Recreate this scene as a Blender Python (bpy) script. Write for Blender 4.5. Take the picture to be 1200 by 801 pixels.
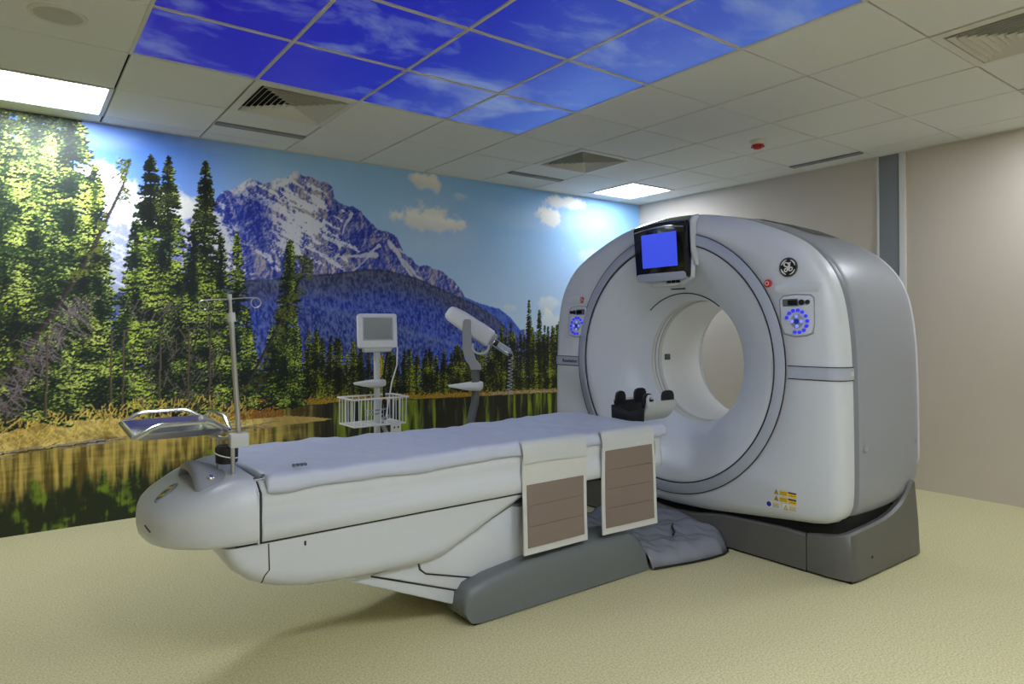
import bpy, bmesh, math, random
import numpy as np
from mathutils import Vector, Matrix
R = math.radians
random.seed(7)
sc = bpy.context.scene
for o in list(bpy.data.objects): bpy.data.objects.remove(o, do_unlink=True)
COL = sc.collection

# ---------------------------------------------------------------- camera, world, exposure
F_PX, CY = 787.516, 384.733
YAW, ROLL = .9301, -.0055
cd = bpy.data.cameras.new('camera'); cam = bpy.data.objects.new('camera', cd); COL.objects.link(cam)
cd.sensor_width = 36; cd.lens = F_PX / 1200 * 36; cd.shift_y = -(400.5 - CY) / 1200; cd.clip_start = .05
_d = Vector((math.cos(YAW), math.sin(YAW), 0)); _r = Vector((math.sin(YAW), -math.cos(YAW), 0)); _u = Vector((0, 0, 1))
_r2 = _r * math.cos(ROLL) + _u * math.sin(ROLL); _u2 = -_r * math.sin(ROLL) + _u * math.cos(ROLL)
cam.matrix_world = Matrix(((_r2.x, _u2.x, -_d.x, -.4766), (_r2.y, _u2.y, -_d.y, -3.7642), (_r2.z, _u2.z, -_d.z, 1.2553), (0, 0, 0, 1)))
sc.camera = cam
wd = bpy.data.worlds.new('world'); sc.world = wd; wd.use_nodes = True
wd.node_tree.nodes['Background'].inputs[0].default_value = (.5, .55, .6, 1)
wd.node_tree.nodes['Background'].inputs[1].default_value = 0.0
sc.view_settings.view_transform = 'Standard'; sc.view_settings.look = 'None'
sc.view_settings.exposure = 0.0; sc.view_settings.gamma = 1.0; sc.view_settings.use_curve_mapping = False
PANEL_LIGHT = 41.0                      # radiance of the ceiling light panels
SKY_GLOW = .5                          # the backlit sky panels

# ---------------------------------------------------------------- helpers
def lin(c):
    def f(v):
        v = v / 255
        return v / 12.92 if v <= .04045 else ((v + .055) / 1.055) ** 2.4
    return tuple(f(v) for v in c[:3])
def root_loc(p):
    v = Vector((0, 0, 0))
    while p is not None:
        v += p.location; p = p.parent
    return v
def tag(o, label=None, cat=None, group=None, kind=None):
    if label: o['label'] = label
    if cat: o['category'] = cat
    if group: o['group'] = group
    if kind: o['kind'] = kind
    return o
def thing(name, loc, label, cat, group=None):
    o = bpy.data.objects.new(name, None); COL.objects.link(o); o.location = loc; o.empty_display_size = .05
    return tag(o, label, cat, group)
def finish(me, smooth):
    if smooth is None: return
    bm = bmesh.new(); bm.from_mesh(me)
    bmesh.ops.remove_doubles(bm, verts=bm.verts, dist=1e-6)
    bmesh.ops.recalc_face_normals(bm, faces=bm.faces)
    for f in bm.faces: f.smooth = smooth > 0
    for e in bm.edges:
        if len(e.link_faces) == 2: e.smooth = e.calc_face_angle(0) < R(smooth)
    bm.to_mesh(me); bm.free()
def obj(name, vf, mat, parent=None, smooth=35):
    v, f = vf
    off = root_loc(parent) if parent else Vector((0, 0, 0))
    me = bpy.data.meshes.new(name)
    me.from_pydata([tuple(Vector(p) - off) for p in v], [], f)
    finish(me, smooth)
    if mat: me.materials.append(mat)
    o = bpy.data.objects.new(name, me); COL.objects.link(o)
    if parent: o.parent = parent
    return o
def inst(name, me, loc, parent=None, rot=None):
    o = bpy.data.objects.new(name, me); COL.objects.link(o)
    o.location = Vector(loc) - (root_loc(parent) if parent else Vector((0, 0, 0)))
    if rot is not None: o.rotation_euler = rot
    if parent: o.parent = parent
    return o
def mesh(name, vf, mat, smooth=35):
    me = bpy.data.meshes.new(name); me.from_pydata([tuple(p) for p in vf[0]], [], vf[1]); finish(me, smooth); me.materials.append(mat)
    return me
def join(*vfs):
    V, Fc = [], []
    for v, f in vfs:
        n = len(V); V += [tuple(p) for p in v]; Fc += [tuple(i + n for i in q) for q in f]
    return V, Fc
def xf(vf, M): return [tuple(M @ Vector(p)) for p in vf[0]], vf[1]
def bm_vf(bm):
    bm.verts.index_update(); r = [tuple(v.co) for v in bm.verts], [tuple(v.index for v in f.verts) for f in bm.faces]; bm.free(); return r
def box(x0, x1, y0, y1, z0, z1, bev=0, seg=2):
    bm = bmesh.new(); bmesh.ops.create_cube(bm, size=1)
    for v in bm.verts: v.co = Vector(((x0 + x1) / 2 + v.co.x * (x1 - x0), (y0 + y1) / 2 + v.co.y * (y1 - y0), (z0 + z1) / 2 + v.co.z * (z1 - z0)))
    if bev: bmesh.ops.bevel(bm, geom=bm.edges[:], offset=bev, segments=seg, profile=.5, affect='EDGES')
    return bm_vf(bm)
def prism(poly, axis, a, b, bev=0, seg=2):
    """poly of 2-D points in the two other axes (order kept), extruded along axis from a to b"""
    bm = bmesh.new()
    def P(p, t): return {'x': (t, p[0], p[1]), 'y': (p[0], t, p[1]), 'z': (p[0], p[1], t)}[axis]
    A = [bm.verts.new(P(p, a)) for p in poly]; B = [bm.verts.new(P(p, b)) for p in poly]
    n = len(poly); bm.faces.new(A); bm.faces.new(B[::-1])
    for i in range(n): bm.faces.new((A[i], B[i], B[(i + 1) % n], A[(i + 1) % n]))
    bmesh.ops.recalc_face_normals(bm, faces=bm.faces)
    if bev:
        cap = [e for e in bm.edges if any(len(f.verts) == n for f in e.link_faces)]
        bmesh.ops.bevel(bm, geom=cap, offset=bev, segments=seg, profile=.5, affect='EDGES', clamp_overlap=True)
    return bm_vf(bm)
def loft(rings, closed=True, cap0=False, cap1=False):
    V = [tuple(p) for r in rings for p in r]; n = len(rings[0]); Fc = []
    for k in range(len(rings) - 1):
        for i in range(n if closed else n - 1):
            j = (i + 1) % n
            Fc.append((k * n + i, k * n + j, (k + 1) * n + j, (k + 1) * n + i))
    if cap0: Fc.append(tuple(range(n)))
    if cap1: Fc.append(tuple((len(rings) - 1) * n + i for i in range(n)))
    return V, Fc
def tube(path, r, n=8, cap=True, closed=False):
    P = [Vector(p) for p in path]; rr = r if isinstance(r, (list, tuple)) else [r] * len(P)
    rings = []; up = None; m = len(P)
    for i, p in enumerate(P):
        if closed: t = (P[(i + 1) % m] - P[i - 1]).normalized()
        else: t = (P[min(i + 1, m - 1)] - P[max(i - 1, 0)]).normalized()
        if up is None:
            up = Vector((0, 0, 1)) if abs(t.z) < .9 else Vector((1, 0, 0))
        up = (up - t * up.dot(t)).normalized(); s = t.cross(up)
        rings.append([p + (up * math.cos(a) + s * math.sin(a)) * rr[i] for a in [2 * math.pi * k / n for k in range(n)]])
    if closed: rings.append(rings[0])
    return loft(rings, True, cap and not closed, cap and not closed)
def arc(c, r, a0, a1, n, plane='xz'):
    out = []
    for k in range(n + 1):
        a = a0 + (a1 - a0) * k / n; u, v = r * math.cos(a), r * math.sin(a)
        out.append({'xz': (c[0] + u, c[1], c[2] + v), 'xy': (c[0] + u, c[1] + v, c[2]), 'yz': (c[0], c[1] + u, c[2] + v)}[plane])
    return out
def cyl(p0, p1, r, n=16): return tube([p0, p1], r, n)
def lathe_x(prof, cy, cz, n=96, a0=0, a1=2 * math.pi):
    """prof of (x, r); revolve about the x axis line through (cy, cz)"""
    full = abs(a1 - a0 - 2 * math.pi) < 1e-6
    rings = []
    for x, r in prof:
        rings.append([(x, cy + r * math.cos(a), cz + r * math.sin(a)) for a in [a0 + (a1 - a0) * k / n for k in range(n if full else n + 1)]])
    return loft(rings, full)
def lathe_z(prof, cx, cy, n=32):
    return loft([[(cx + r * math.cos(2 * math.pi * k / n), cy + r * math.sin(2 * math.pi * k / n), z) for k in range(n)] for z, r in prof], True, prof[0][1] > 1e-4, prof[-1][1] > 1e-4)
def rrect(cx, cy, w, h, r, n=5):
    out = []
    for sx, sy, a in ((1, 1, 0), (-1, 1, 90), (-1, -1, 180), (1, -1, 270)):
        for k in range(n + 1):
            t = R(a + 90 * k / n); out.append((cx + sx * (w / 2 - r) + r * math.cos(t), cy + sy * (h / 2 - r) + r * math.sin(t)))
    return out
def interp(x, pts):
    return float(np.interp(x, [p[0] for p in pts], [p[1] for p in pts]))

# ---------------------------------------------------------------- materials
def nt(name):
    m = bpy.data.materials.new(name); m.use_nodes = True; t = m.node_tree
    return m, t, t.nodes['Principled BSDF']
def mat(name, col, rough=.5, metal=0, spec=.5, var=.04, scale=40, bump=0, bscale=200, coat=0):
    m, t, b = nt(name); c = lin(col)
    tc = t.nodes.new('ShaderNodeTexCoord'); no = t.nodes.new('ShaderNodeTexNoise'); no.inputs['Scale'].default_value = scale; no.inputs['Detail'].default_value = 4
    t.links.new(tc.outputs['Object'], no.inputs['Vector'])
    mx = t.nodes.new('ShaderNodeMix'); mx.data_type = 'RGBA'
    mx.inputs[6].default_value = (*[v * (1 - var) for v in c], 1); mx.inputs[7].default_value = (*[min(1, v * (1 + var)) for v in c], 1)
    t.links.new(no.outputs['Fac'], mx.inputs[0]); t.links.new(mx.outputs[2], b.inputs['Base Color'])
    b.inputs['Roughness'].default_value = rough; b.inputs['Metallic'].default_value = metal; b.inputs['Specular IOR Level'].default_value = spec
    b.inputs['Coat Weight'].default_value = coat
    if bump:
        n2 = t.nodes.new('ShaderNodeTexNoise'); n2.inputs['Scale'].default_value = bscale; n2.inputs['Detail'].default_value = 3
        t.links.new(tc.outputs['Object'], n2.inputs['Vector'])
        bp = t.nodes.new('ShaderNodeBump'); bp.inputs['Strength'].default_value = bump; bp.inputs['Distance'].default_value = .002
        t.links.new(n2.outputs['Fac'], bp.inputs['Height']); t.links.new(bp.outputs['Normal'], b.inputs['Normal'])
    return m
def emis(name, col, strength, base=(10, 10, 10)):
    m, t, b = nt(name); b.inputs['Base Color'].default_value = (*lin(base), 1); b.inputs['Roughness'].default_value = .35
    b.inputs['Emission Color'].default_value = (*lin(col), 1); b.inputs['Emission Strength'].default_value = strength
    return m
M = {}
M['white'] = mat('white_shell', (206, 211, 218), .38, var=.015, bump=.03, bscale=300)
M['face'] = mat('gantry_face', (212, 218, 226), .32, var=.015, bump=.02, bscale=300)
M['silver'] = mat('silver_grey_cover', (150, 155, 164), .36, var=.02, bump=.03, bscale=300)
M['band'] = mat('blue_grey_band', (170, 177, 192), .4, var=.03)
M['edge'] = mat('edge_strip_grey', (128, 133, 142), .36, var=.02)
M['liner'] = mat('bore_liner_lit', (238, 239, 238), .35, var=.01)  # paler than the covers: light inside the bore is put into the colour
M['seam'] = mat('dark_seam', (38, 38, 40), .7)
M['base'] = mat('dark_grey_base', (98, 98, 95), .42, var=.03, bump=.05, bscale=400)
M['pod'] = mat('pod_grey', (108, 114, 116), .42, var=.03, bump=.05, bscale=400)
M['black'] = mat('black_plastic', (16, 16, 18), .35)
M['bezel'] = mat('gloss_black_bezel', (8, 8, 14), .12, coat=.5)
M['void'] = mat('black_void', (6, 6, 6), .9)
M['chrome'] = mat('polished_steel', (205, 205, 205), .18, metal=1, var=.05, scale=90)
M['steel'] = mat('brushed_steel', (190, 190, 188), .32, metal=.9, var=.06, scale=120)
M['gold'] = mat('gold_ring', (206, 198, 156), .3, metal=.5)
M['paintgrey'] = mat('light_grey_paint', (196, 200, 198), .4, var=.03)
M['wire'] = mat('white_wire', (222, 224, 224), .4)
M['armgrey'] = mat('arm_grey', (150, 154, 156), .45, var=.03)
M['polegrey'] = mat('dark_pole_grey', (92, 98, 98), .4)
M['screenoff'] = mat('screen_off', (112, 120, 118), .25)
M['red'] = mat('red_plastic', (196, 38, 42), .4)
M['yellow'] = mat('label_yellow', (228, 190, 24), .55)
M['paper'] = mat('label_white', (226, 226, 222), .55)
M['labelblue'] = mat('label_blue', (24, 44, 170), .5)
M['ink'] = mat('label_ink', (22, 20, 14), .6)
M['cream'] = mat('socket_cream', (226, 224, 214), .4)
M['brown'] = mat('brown_fabric', (132, 118, 108), .85, var=.08, scale=600, bump=.3, bscale=900)
M['trimwhite'] = mat('flap_border', (206, 208, 204), .6, var=.03, bump=.1, bscale=500)
M['pvc'] = mat('dark_vinyl', (134, 137, 148), .26, var=.1, scale=18, bump=.25, bscale=30, coat=.3)
M['sheet'] = mat('blue_grey_sheet', (190, 196, 212), .42, var=.04, scale=9, bump=.12, bscale=25)
M['foam'] = mat('black_foam', (14, 15, 20), .5)
M['clear'] = mat('clear_plastic', (225, 230, 235), .12, var=.02)
M['clear'].node_tree.nodes['Principled BSDF'].inputs['Transmission Weight'].default_value = .6
M['blue_btn'] = emis('blue_button', (48, 58, 245), .8, (20, 20, 90))
M['blue_pale'] = emis('pale_blue_button', (130, 150, 255), 1.0, (60, 60, 120))
M['screen'] = emis('blue_screen', (60, 82, 240), .85, (8, 8, 20))
M['led'] = emis('green_led', (60, 220, 60), 1.0)
M['lamp'] = emis('lamp_diffuser', (237, 244, 255), PANEL_LIGHT, (240, 240, 240))
M['lamp_dim'] = emis('dimmed_lamp_diffuser', (237, 244, 255), PANEL_LIGHT * .55, (240, 240, 240))
M['tile'] = mat('ceiling_tile', (222, 223, 220), .85, var=.02, scale=60, bump=.15, bscale=500)
M['tbar'] = mat('grid_bar', (205, 203, 192), .45, var=.03)
M['tbar_dark'] = mat('grid_shadow_gap', (16, 16, 16), .9)
M['ventwhite'] = mat('vent_white', (214, 212, 202), .5, var=.03)
M['ventgrey'] = mat('vent_mesh_grey', (128, 128, 130), .6)
M['wall'] = mat('beige_wall', (202, 191, 177), .6, var=.015, scale=3, bump=.05, bscale=300)
M['column'] = mat('grey_column', (128, 132, 138), .45, var=.03)
M['columnwhite'] = mat('white_trim', (216, 216, 210), .4)

def floor_mat():
    m, t, b = nt('speckled_vinyl')
    tc = t.nodes.new('ShaderNodeTexCoord')
    def ramp(src, stops):
        r = t.nodes.new('ShaderNodeValToRGB'); e = r.color_ramp.elements
        e[0].position, e[0].color = stops[0]; e[1].position, e[1].color = stops[-1]
        for p, c in stops[1:-1]: k = e.new(p); k.color = c
        t.links.new(src, r.inputs[0]); return r
    n1 = t.nodes.new('ShaderNodeTexNoise'); n1.inputs['Scale'].default_value = 130; n1.inputs['Detail'].default_value = 5; t.links.new(tc.outputs['Object'], n1.inputs['Vector'])
    r1 = ramp(n1.outputs['Fac'], [(.36, (*lin((190, 184, 134)), 1)), (.5, (*lin((212, 204, 156)), 1)), (.64, (*lin((224, 218, 178)), 1))])
    vo = t.nodes.new('ShaderNodeTexVoronoi'); vo.inputs['Scale'].default_value = 62; t.links.new(tc.outputs['Object'], vo.inputs['Vector'])
    r2 = ramp(vo.outputs['Distance'], [(.09, (1, 1, 1, 1)), (.16, (0, 0, 0, 1))])
    wn = t.nodes.new('ShaderNodeSeparateColor'); t.links.new(vo.outputs['Color'], wn.inputs[0])
    th = t.nodes.new('ShaderNodeMath'); th.operation = 'GREATER_THAN'; th.inputs[1].default_value = .62; t.links.new(wn.outputs[0], th.inputs[0])
    mu = t.nodes.new('ShaderNodeMath'); mu.operation = 'MULTIPLY'; t.links.new(r2.outputs[0], mu.inputs[0]); t.links.new(th.outputs[0], mu.inputs[1])
    mx = t.nodes.new('ShaderNodeMix'); mx.data_type = 'RGBA'; mx.inputs[7].default_value = (*lin((128, 112, 72)), 1)
    mu2 = t.nodes.new('ShaderNodeMath'); mu2.operation = 'MULTIPLY'; mu2.inputs[1].default_value = .6; t.links.new(mu.outputs[0], mu2.inputs[0])
    t.links.new(mu2.outputs[0], mx.inputs[0]); t.links.new(r1.outputs[0], mx.inputs[6]); t.links.new(mx.outputs[2], b.inputs['Base Color'])
    b.inputs['Roughness'].default_value = .5; b.inputs['Specular IOR Level'].default_value = .3
    return m
M['floor'] = floor_mat()

def sky_mat():
    """printed, backlit sky film running across all the panels (world coordinates via the panels' offset)"""
    m, t, b = nt('sky_print')
    ge = t.nodes.new('ShaderNodeNewGeometry')
    se = t.nodes.new('ShaderNodeSeparateXYZ'); t.links.new(ge.outputs['Position'], se.inputs[0])
    def math_(op, a, bv):
        n = t.nodes.new('ShaderNodeMath'); n.operation = op
        for i, v in ((0, a), (1, bv)):
            if isinstance(v, (int, float)): n.inputs[i].default_value = v
            else: t.links.new(v, n.inputs[i])
        return n.outputs[0]
    gx = math_('MULTIPLY', se.outputs[0], 1 / 2.4)
    r = t.nodes.new('ShaderNodeValToRGB'); e = r.color_ramp.elements
    e[0].position = .05; e[0].color = (*lin((36, 24, 190)), 1); e[1].position = 1; e[1].color = (*lin((80, 120, 226)), 1)
    k = e.new(.5); k.color = (*lin((40, 56, 204)), 1)
    nv = t.nodes.new('ShaderNodeTexNoise'); nv.inputs['Scale'].default_value = .7; t.links.new(ge.outputs['Position'], nv.inputs['Vector'])
    s = math_('ADD', gx, math_('MULTIPLY', math_('SUBTRACT', nv.outputs['Fac'], .5), .5)); t.links.new(s, r.inputs[0])
    mp = t.nodes.new('ShaderNodeMapping'); mp.inputs['Scale'].default_value = (1.0, 1.5, 1); mp.inputs['Location'].default_value = (.35, .9, 0); mp.inputs['Rotation'].default_value = (0, 0, R(24)); t.links.new(ge.outputs['Position'], mp.inputs[0])
    n1 = t.nodes.new('ShaderNodeTexNoise'); n1.inputs['Scale'].default_value = 1.55; n1.inputs['Detail'].default_value = 8; n1.inputs['Roughness'].default_value = .62; n1.inputs['Distortion'].default_value = .35
    t.links.new(mp.outputs[0], n1.inputs['Vector'])
    r2 = t.nodes.new('ShaderNodeValToRGB'); r2.color_ramp.elements[0].position = .49; r2.color_ramp.elements[1].position = .72
    t.links.new(n1.outputs['Fac'], r2.inputs[0])
    mx = t.nodes.new('ShaderNodeMix'); mx.data_type = 'RGBA'; mx.inputs[7].default_value = (*lin((158, 182, 226)), 1)
    cf = math_('MULTIPLY', r2.outputs[0], .85); t.links.new(cf, mx.inputs[0]); t.links.new(r.outputs[0], mx.inputs[6])
    dk = t.nodes.new('ShaderNodeVectorMath'); dk.operation = 'SCALE'; dk.inputs['Scale'].default_value = .4; t.links.new(mx.outputs[2], dk.inputs[0])
    t.links.new(dk.outputs[0], b.inputs['Base Color']); t.links.new(mx.outputs[2], b.inputs['Emission Color'])
    b.inputs['Emission Strength'].default_value = SKY_GLOW; b.inputs['Roughness'].default_value = .35
    return m
M['sky'] = sky_mat()

# ---------------------------------------------------------------- room shell
XB, YL, CZ = 5.126, 1.374, 2.617        # back wall, mural wall, ceiling
XF, YR = -2.7, -5.1
tag(obj('floor', box(XF, XB, YR, YL, -.08, 0), M['floor'], smooth=0), 'yellow beige speckled vinyl floor', kind='structure')
tag(obj('wall_back', box(XB, XB + .1, YR, YL, 0, CZ + .2), M['wall'], smooth=0), 'plain beige wall behind the scanner', kind='structure')
tag(obj('wall_right', box(XF, XB, YR - .1, YR, 0, CZ + .2), M['wall'], smooth=0), 'plain beige side wall', kind='structure')
tag(obj('wall_front', box(XF - .1, XF, YR, YL, 0, CZ + .2), M['wall'], smooth=0), 'plain beige wall behind the camera', kind='structure')

# ---------------------------------------------------------------- mural wall: one flat print, painted by the code below into a colour attribute
def mural():
    rng = np.random.default_rng(5)
    S = .006; X0, X1 = XF, XB
    W, H = int((X1 - X0) / S) + 1, int(CZ / S) + 2
    C = np.zeros((H, W, 3)); xs = X0 + np.arange(W) * S; zs = np.arange(H) * S
    XX, ZZ = np.meshgrid(xs, zs)
    def vnoise(px, pz, seed):
        g = np.random.default_rng(seed).random((256, 256))
        ix = np.floor(px).astype(int); iz = np.floor(pz).astype(int); fx = px - ix; fz = pz - iz
        fx = fx * fx * (3 - 2 * fx); fz = fz * fz * (3 - 2 * fz)
        a = g[iz % 256, ix % 256]; b = g[iz % 256, (ix + 1) % 256]; c = g[(iz + 1) % 256, ix % 256]; d_ = g[(iz + 1) % 256, (ix + 1) % 256]
        return (a * (1 - fx) + b * fx) * (1 - fz) + (c * (1 - fx) + d_ * fx) * fz
    def fbm(px, pz, seed, oct=5, gain=.5):
        s = 0; a = 1; n = 0
        for o in range(oct):
            s = s + a * vnoise(px * 2 ** o + 17 * o, pz * 2 ** o + 31 * o, seed + o); n += a; a *= gain
        return s / n
    def sm(a, b, v): t = np.clip((v - a) / (b - a), 0, 1); return t * t * (3 - 2 * t)
    def L(c): return np.array(lin(c))
    def mixc(mask, col): C[:] = C * (1 - mask[..., None]) + np.asarray(col) * mask[..., None]
    def lerp(a, b, t): return a + (b - a) * t[..., None]
    # sky
    t = sm(1.0, 2.6, ZZ)
    C[:] = lerp(lerp(L((196, 218, 236)), L((196, 218, 238)), sm(0, 3, XX)) * .97, lerp(lerp(L((96, 138, 222)), L((160, 200, 255)), sm(.3, 1.2, XX)), L((146, 192, 246)), sm(2.0, 3.6, XX)), t)
    n1 = fbm(XX * 1.6, ZZ * 3, 3)
    mixc(.25 * sm(.5, .8, n1), L((200, 218, 235)))
    # clouds: (x, z, rx, rz, strength)
    nc = fbm(XX * 9, ZZ * 9, 11, 5, .55)
    for cx, cz, rx, rz, st in ((2.48, 2.25, .21, .15, 1), (2.40, 2.20, .30, .09, 1), (2.58, 2.18, .27, .08, 1), (2.46, 2.53, .17, .085, 1), (2.30, 2.55, .06, .04, .5), (2.79, 2.2, .05, .04, .7), (2.78, 2.45, .1, .04, .4),
                               (4.05, 2.52, .24, .07, .9), (3.83, 2.34, .2, .1, .95), (3.7, 2.36, .12, .05, .5), (3.8, 1.47, .15, .09, .5), (3.86, 1.33, .2, .12, .55), (3.33, 1.45, .1, .05, .4), (4.5, 1.4, .5, .15, .5), (4.6, 2.0, .5, .1, .25),
                               (-.02, 2.2, .32, .19, 1.1), (.25, 2.05, .4, .2, 1.0), (.1, 1.75, .5, .3, .8), (-1.0, 2.1, .6, .25, .9), (.62, 2.12, .16, .12, .55)):
        dd = 1 - np.sqrt(((XX - cx) / rx) ** 2 + ((ZZ - cz) / rz) ** 2)
        mk = sm(-.05, .42, dd + (nc - .5) * 1.5) * st
        sh = sm(cz - rz, cz + rz, ZZ)
        mixc(np.clip(mk, 0, 1), lerp(L((220, 222, 222)), L((246, 245, 238)), sh))
    # mountain
    ridge = [(-2.7, 1.7), (-1.6, 2.0), (-.7, 1.9), (-.27, 2.02), (-.05, 2.06), (.12, 1.98), (.28, 1.93), (.5, 2.02), (.69, 2.17), (.76, 2.25), (.86, 2.31), (.95, 2.38), (1.04, 2.335), (1.11, 2.37), (1.22, 2.43), (1.3, 2.475), (1.36, 2.45), (1.43, 2.445), (1.49, 2.42), (1.55, 2.42), (1.58, 2.39), (1.6, 2.30), (1.67, 2.27), (1.76, 2.25), (1.84, 2.21), (1.92, 2.13), (1.97, 2.09), (2.06, 2.08), (2.14, 2.05), (2.18, 1.97), (2.21, 1.92), (2.32, 1.82), (2.42, 1.805), (2.52, 1.79), (2.62, 1.74), (2.7, 1.69), (2.78, 1.6), (2.86, 1.5), (3.2, 1.3), (5.2, .9)]
    rz = np.interp(xs, [p[0] for p in ridge], [p[1] for p in ridge]) + (fbm(xs[None] * 14, np.zeros((1, W)), 77, 4)[0] - .5) * .05
    mk = sm(-.006, .006, rz[None] - ZZ)
    dep = rz[None] - ZZ
    # slope-aligned coordinates
    u = XX * .8 + ZZ * .55; v = -XX * .45 + ZZ * .9
    fine = fbm(XX * 22, ZZ * 22, 31, 4, .6)
    wx_ = XX + .05 * (fbm(XX * 5, ZZ * 5, 21, 3) - .5); wz_ = ZZ + .05 * (fbm(XX * 5, ZZ * 5, 24, 3) - .5)
    hf = fbm((wx_ + wz_ * .62) * 4.2, (wz_ - wx_ * .25) * 3.4, 27, 7, .62) + .35 * np.abs(fbm((wx_ + wz_ * .5) * 7, wz_ * 3, 29, 5, .6) - .5)
    gx_l = np.gradient(hf, axis=1) / S; gz_l = np.gradient(hf, axis=0) / S
    lit_ = .46 + .085 * (-gx_l) + .05 * gz_l
    lit_ = lit_ + .20 * np.exp(-((XX - 1.28) / .24) ** 2 - ((ZZ - 2.12) / .28) ** 2) - .16 * sm(1.5, 1.8, XX) * sm(1.7, 1.95, ZZ)
    fl = np.exp(-np.maximum(((XX - .96 - (2.05 - ZZ) * .22) / .16) ** 2, 0) - ((ZZ - 2.07) / .19) ** 2); lit_ = lit_ - .42 * fl
    base = lerp(L((44, 56, 148)), L((82, 98, 182)), sm(.05, .40, lit_)); base = lerp(base, L((124, 126, 170)), sm(.36, .54, lit_)); base = lerp(base, L((178, 168, 174)), sm(.50, .78, lit_))
    strata = fbm(XX * 4, (ZZ + XX * .38) * 30, 41, 4, .6); base = base * (.72 + .36 * fine + .2 * strata)[..., None]
    sn = fbm((XX * .9 + ZZ * .45) * 9, (ZZ + XX * .36) * 26, 61, 5, .62)
    sprob = .20 * np.exp(-((XX - 1.30) / .26) ** 2 - ((ZZ - 2.16) / .22) ** 2) + .16 * np.exp(-((XX - .72) / .16) ** 2 - ((ZZ - 1.98) / .22) ** 2) + .07 * np.exp(-((XX - .95) / .1) ** 2 - ((ZZ - 2.32) / .05) ** 2) - .12 * sm(1.6, 1.9, XX) - .05 * sm(1.95, 1.65, ZZ)
    snowm = sm(.575, .63, sn + sprob + .16 * (lit_ - .45))
    cap = sm(.085, .045, dep + (fine - .5) * .05) * np.clip(sm(.80, .88, XX) * sm(1.0, .97, XX) + sm(1.08, 1.12, XX) * sm(1.34, 1.28, XX), 0, 1)
    snowm = np.clip(np.maximum(snowm * (1 - np.clip(fl * 1.25, 0, 1)), cap), 0, 1)
    base = lerp(base, lerp(L((150, 166, 214)), L((226, 228, 234)), sm(.2, .5, lit_ + .2 * fine)), snowm * .95)
    # snow couloirs low on the east side
    XJ = XX + .05 * (fbm(XX * 9, ZZ * 9, 201, 4) - .5); ZJ = ZZ + .07 * (fbm(XX * 9, ZZ * 9, 207, 4) - .5)
    for (ax, az, bx, bz, wd_) in ((2.06, 1.98, 2.36, 1.70, .022), (2.08, 1.96, 2.3, 1.7, .02), (1.98, 1.94, 1.74, 1.72, .016), (1.96, 1.86, 1.6, 1.84, .012), (1.62, 1.86, 1.58, 1.72, .012), (1.74, 2.2, 1.66, 2.0, .012), (2.16, 1.93, 2.3, 1.91, .009)):
        dx, dz = bx - ax, bz - az; ll = dx * dx + dz * dz; tt = np.clip(((XJ - ax) * dx + (ZJ - az) * dz) / ll, 0, 1)
        ds = np.hypot(XJ - ax - tt * dx, ZJ - az - tt * dz); base = lerp(base, L((206, 208, 216)), sm(wd_ * 1.2, wd_ * .5, ds / (1.1 - .6 * tt) + (fine - .5) * wd_ * 2.2) * .9)
    haze = sm(.62, .15, XX) * .55; base = lerp(base, L((214, 222, 238)), haze)
    C[:] = C * (1 - mk[..., None]) + base * mk[..., None]
    # far blue ridge on the right, then the forested hill
    def ridge_fill(pts, colf, rough=.012, seed=5, sc_=30):
        z = np.interp(xs, [p[0] for p in pts], [p[1] for p in pts]) + (fbm(xs[None] * sc_, np.zeros((1, W)), seed, 3)[0] - .5) * rough
        m_ = sm(-.005, .005, z[None] - ZZ); C[:] = C * (1 - m_[..., None]) + colf * m_[..., None]; return z
    stroke = fbm(XX * 88 + ZZ * 20, ZZ * 40 - XX * 8, 71, 2, .7); big = fbm(XX * 2.2, ZZ * 4, 81, 4)
    ridge_fill([(-2.7, .8), (2.5, 1.45), (2.78, 1.55), (2.9, 1.52), (3.01, 1.48), (3.21, 1.44), (3.31, 1.38), (3.41, 1.29), (3.51, 1.17), (3.8, 1.0), (5.2, .8)], lerp(L((52, 84, 190)), L((92, 116, 190)), sm(.3, .7, stroke)))
    hc = lerp(L((36, 48, 148)), L((96, 118, 204)), sm(.2, .8, stroke))
    hc = lerp(hc, lerp(L((44, 56, 104)), L((112, 122, 138)), sm(.35, .7, stroke)), np.clip(sm(.34, .62, big) * .5 + .5 * sm(1.45, 1.72, ZZ), 0, .9))
    HP = [(-2.7, 1.3), (-.3, 1.5), (.4, 1.52), (.92, 1.62), (1.17, 1.65), (1.58, 1.70), (1.87, 1.75), (2.06, 1.75), (2.35, 1.69), (2.69, 1.57), (2.96, 1.47), (3.16, 1.36), (3.35, 1.21), (3.56, 1.06), (5.2, .7)]
    hd_ = np.interp(xs, [p[0] for p in HP], [p[1] for p in HP])[None] - ZZ
    hc = lerp(hc, lerp(L((48, 54, 84)), L((96, 102, 122)), sm(.2, .8, stroke)), sm(.24, .02, hd_ + (big - .5) * .2) * .85)
    hc = lerp(hc, L((34, 38, 66)), sm(.022, .0, hd_) * .8)
    stripe = np.exp(-((ZZ - (1.32 - (XX - 1.9) * .26)) / .03) ** 2) * sm(1.3, 1.6, XX) + .7 * np.exp(-((ZZ - (1.56 - (XX - 1.4) * .2)) / .02) ** 2) * sm(2.3, 1.9, XX)
    hc = lerp(hc, L((128, 146, 184)), np.clip(stripe * .4 * (.4 + stroke), 0, 1))
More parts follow.
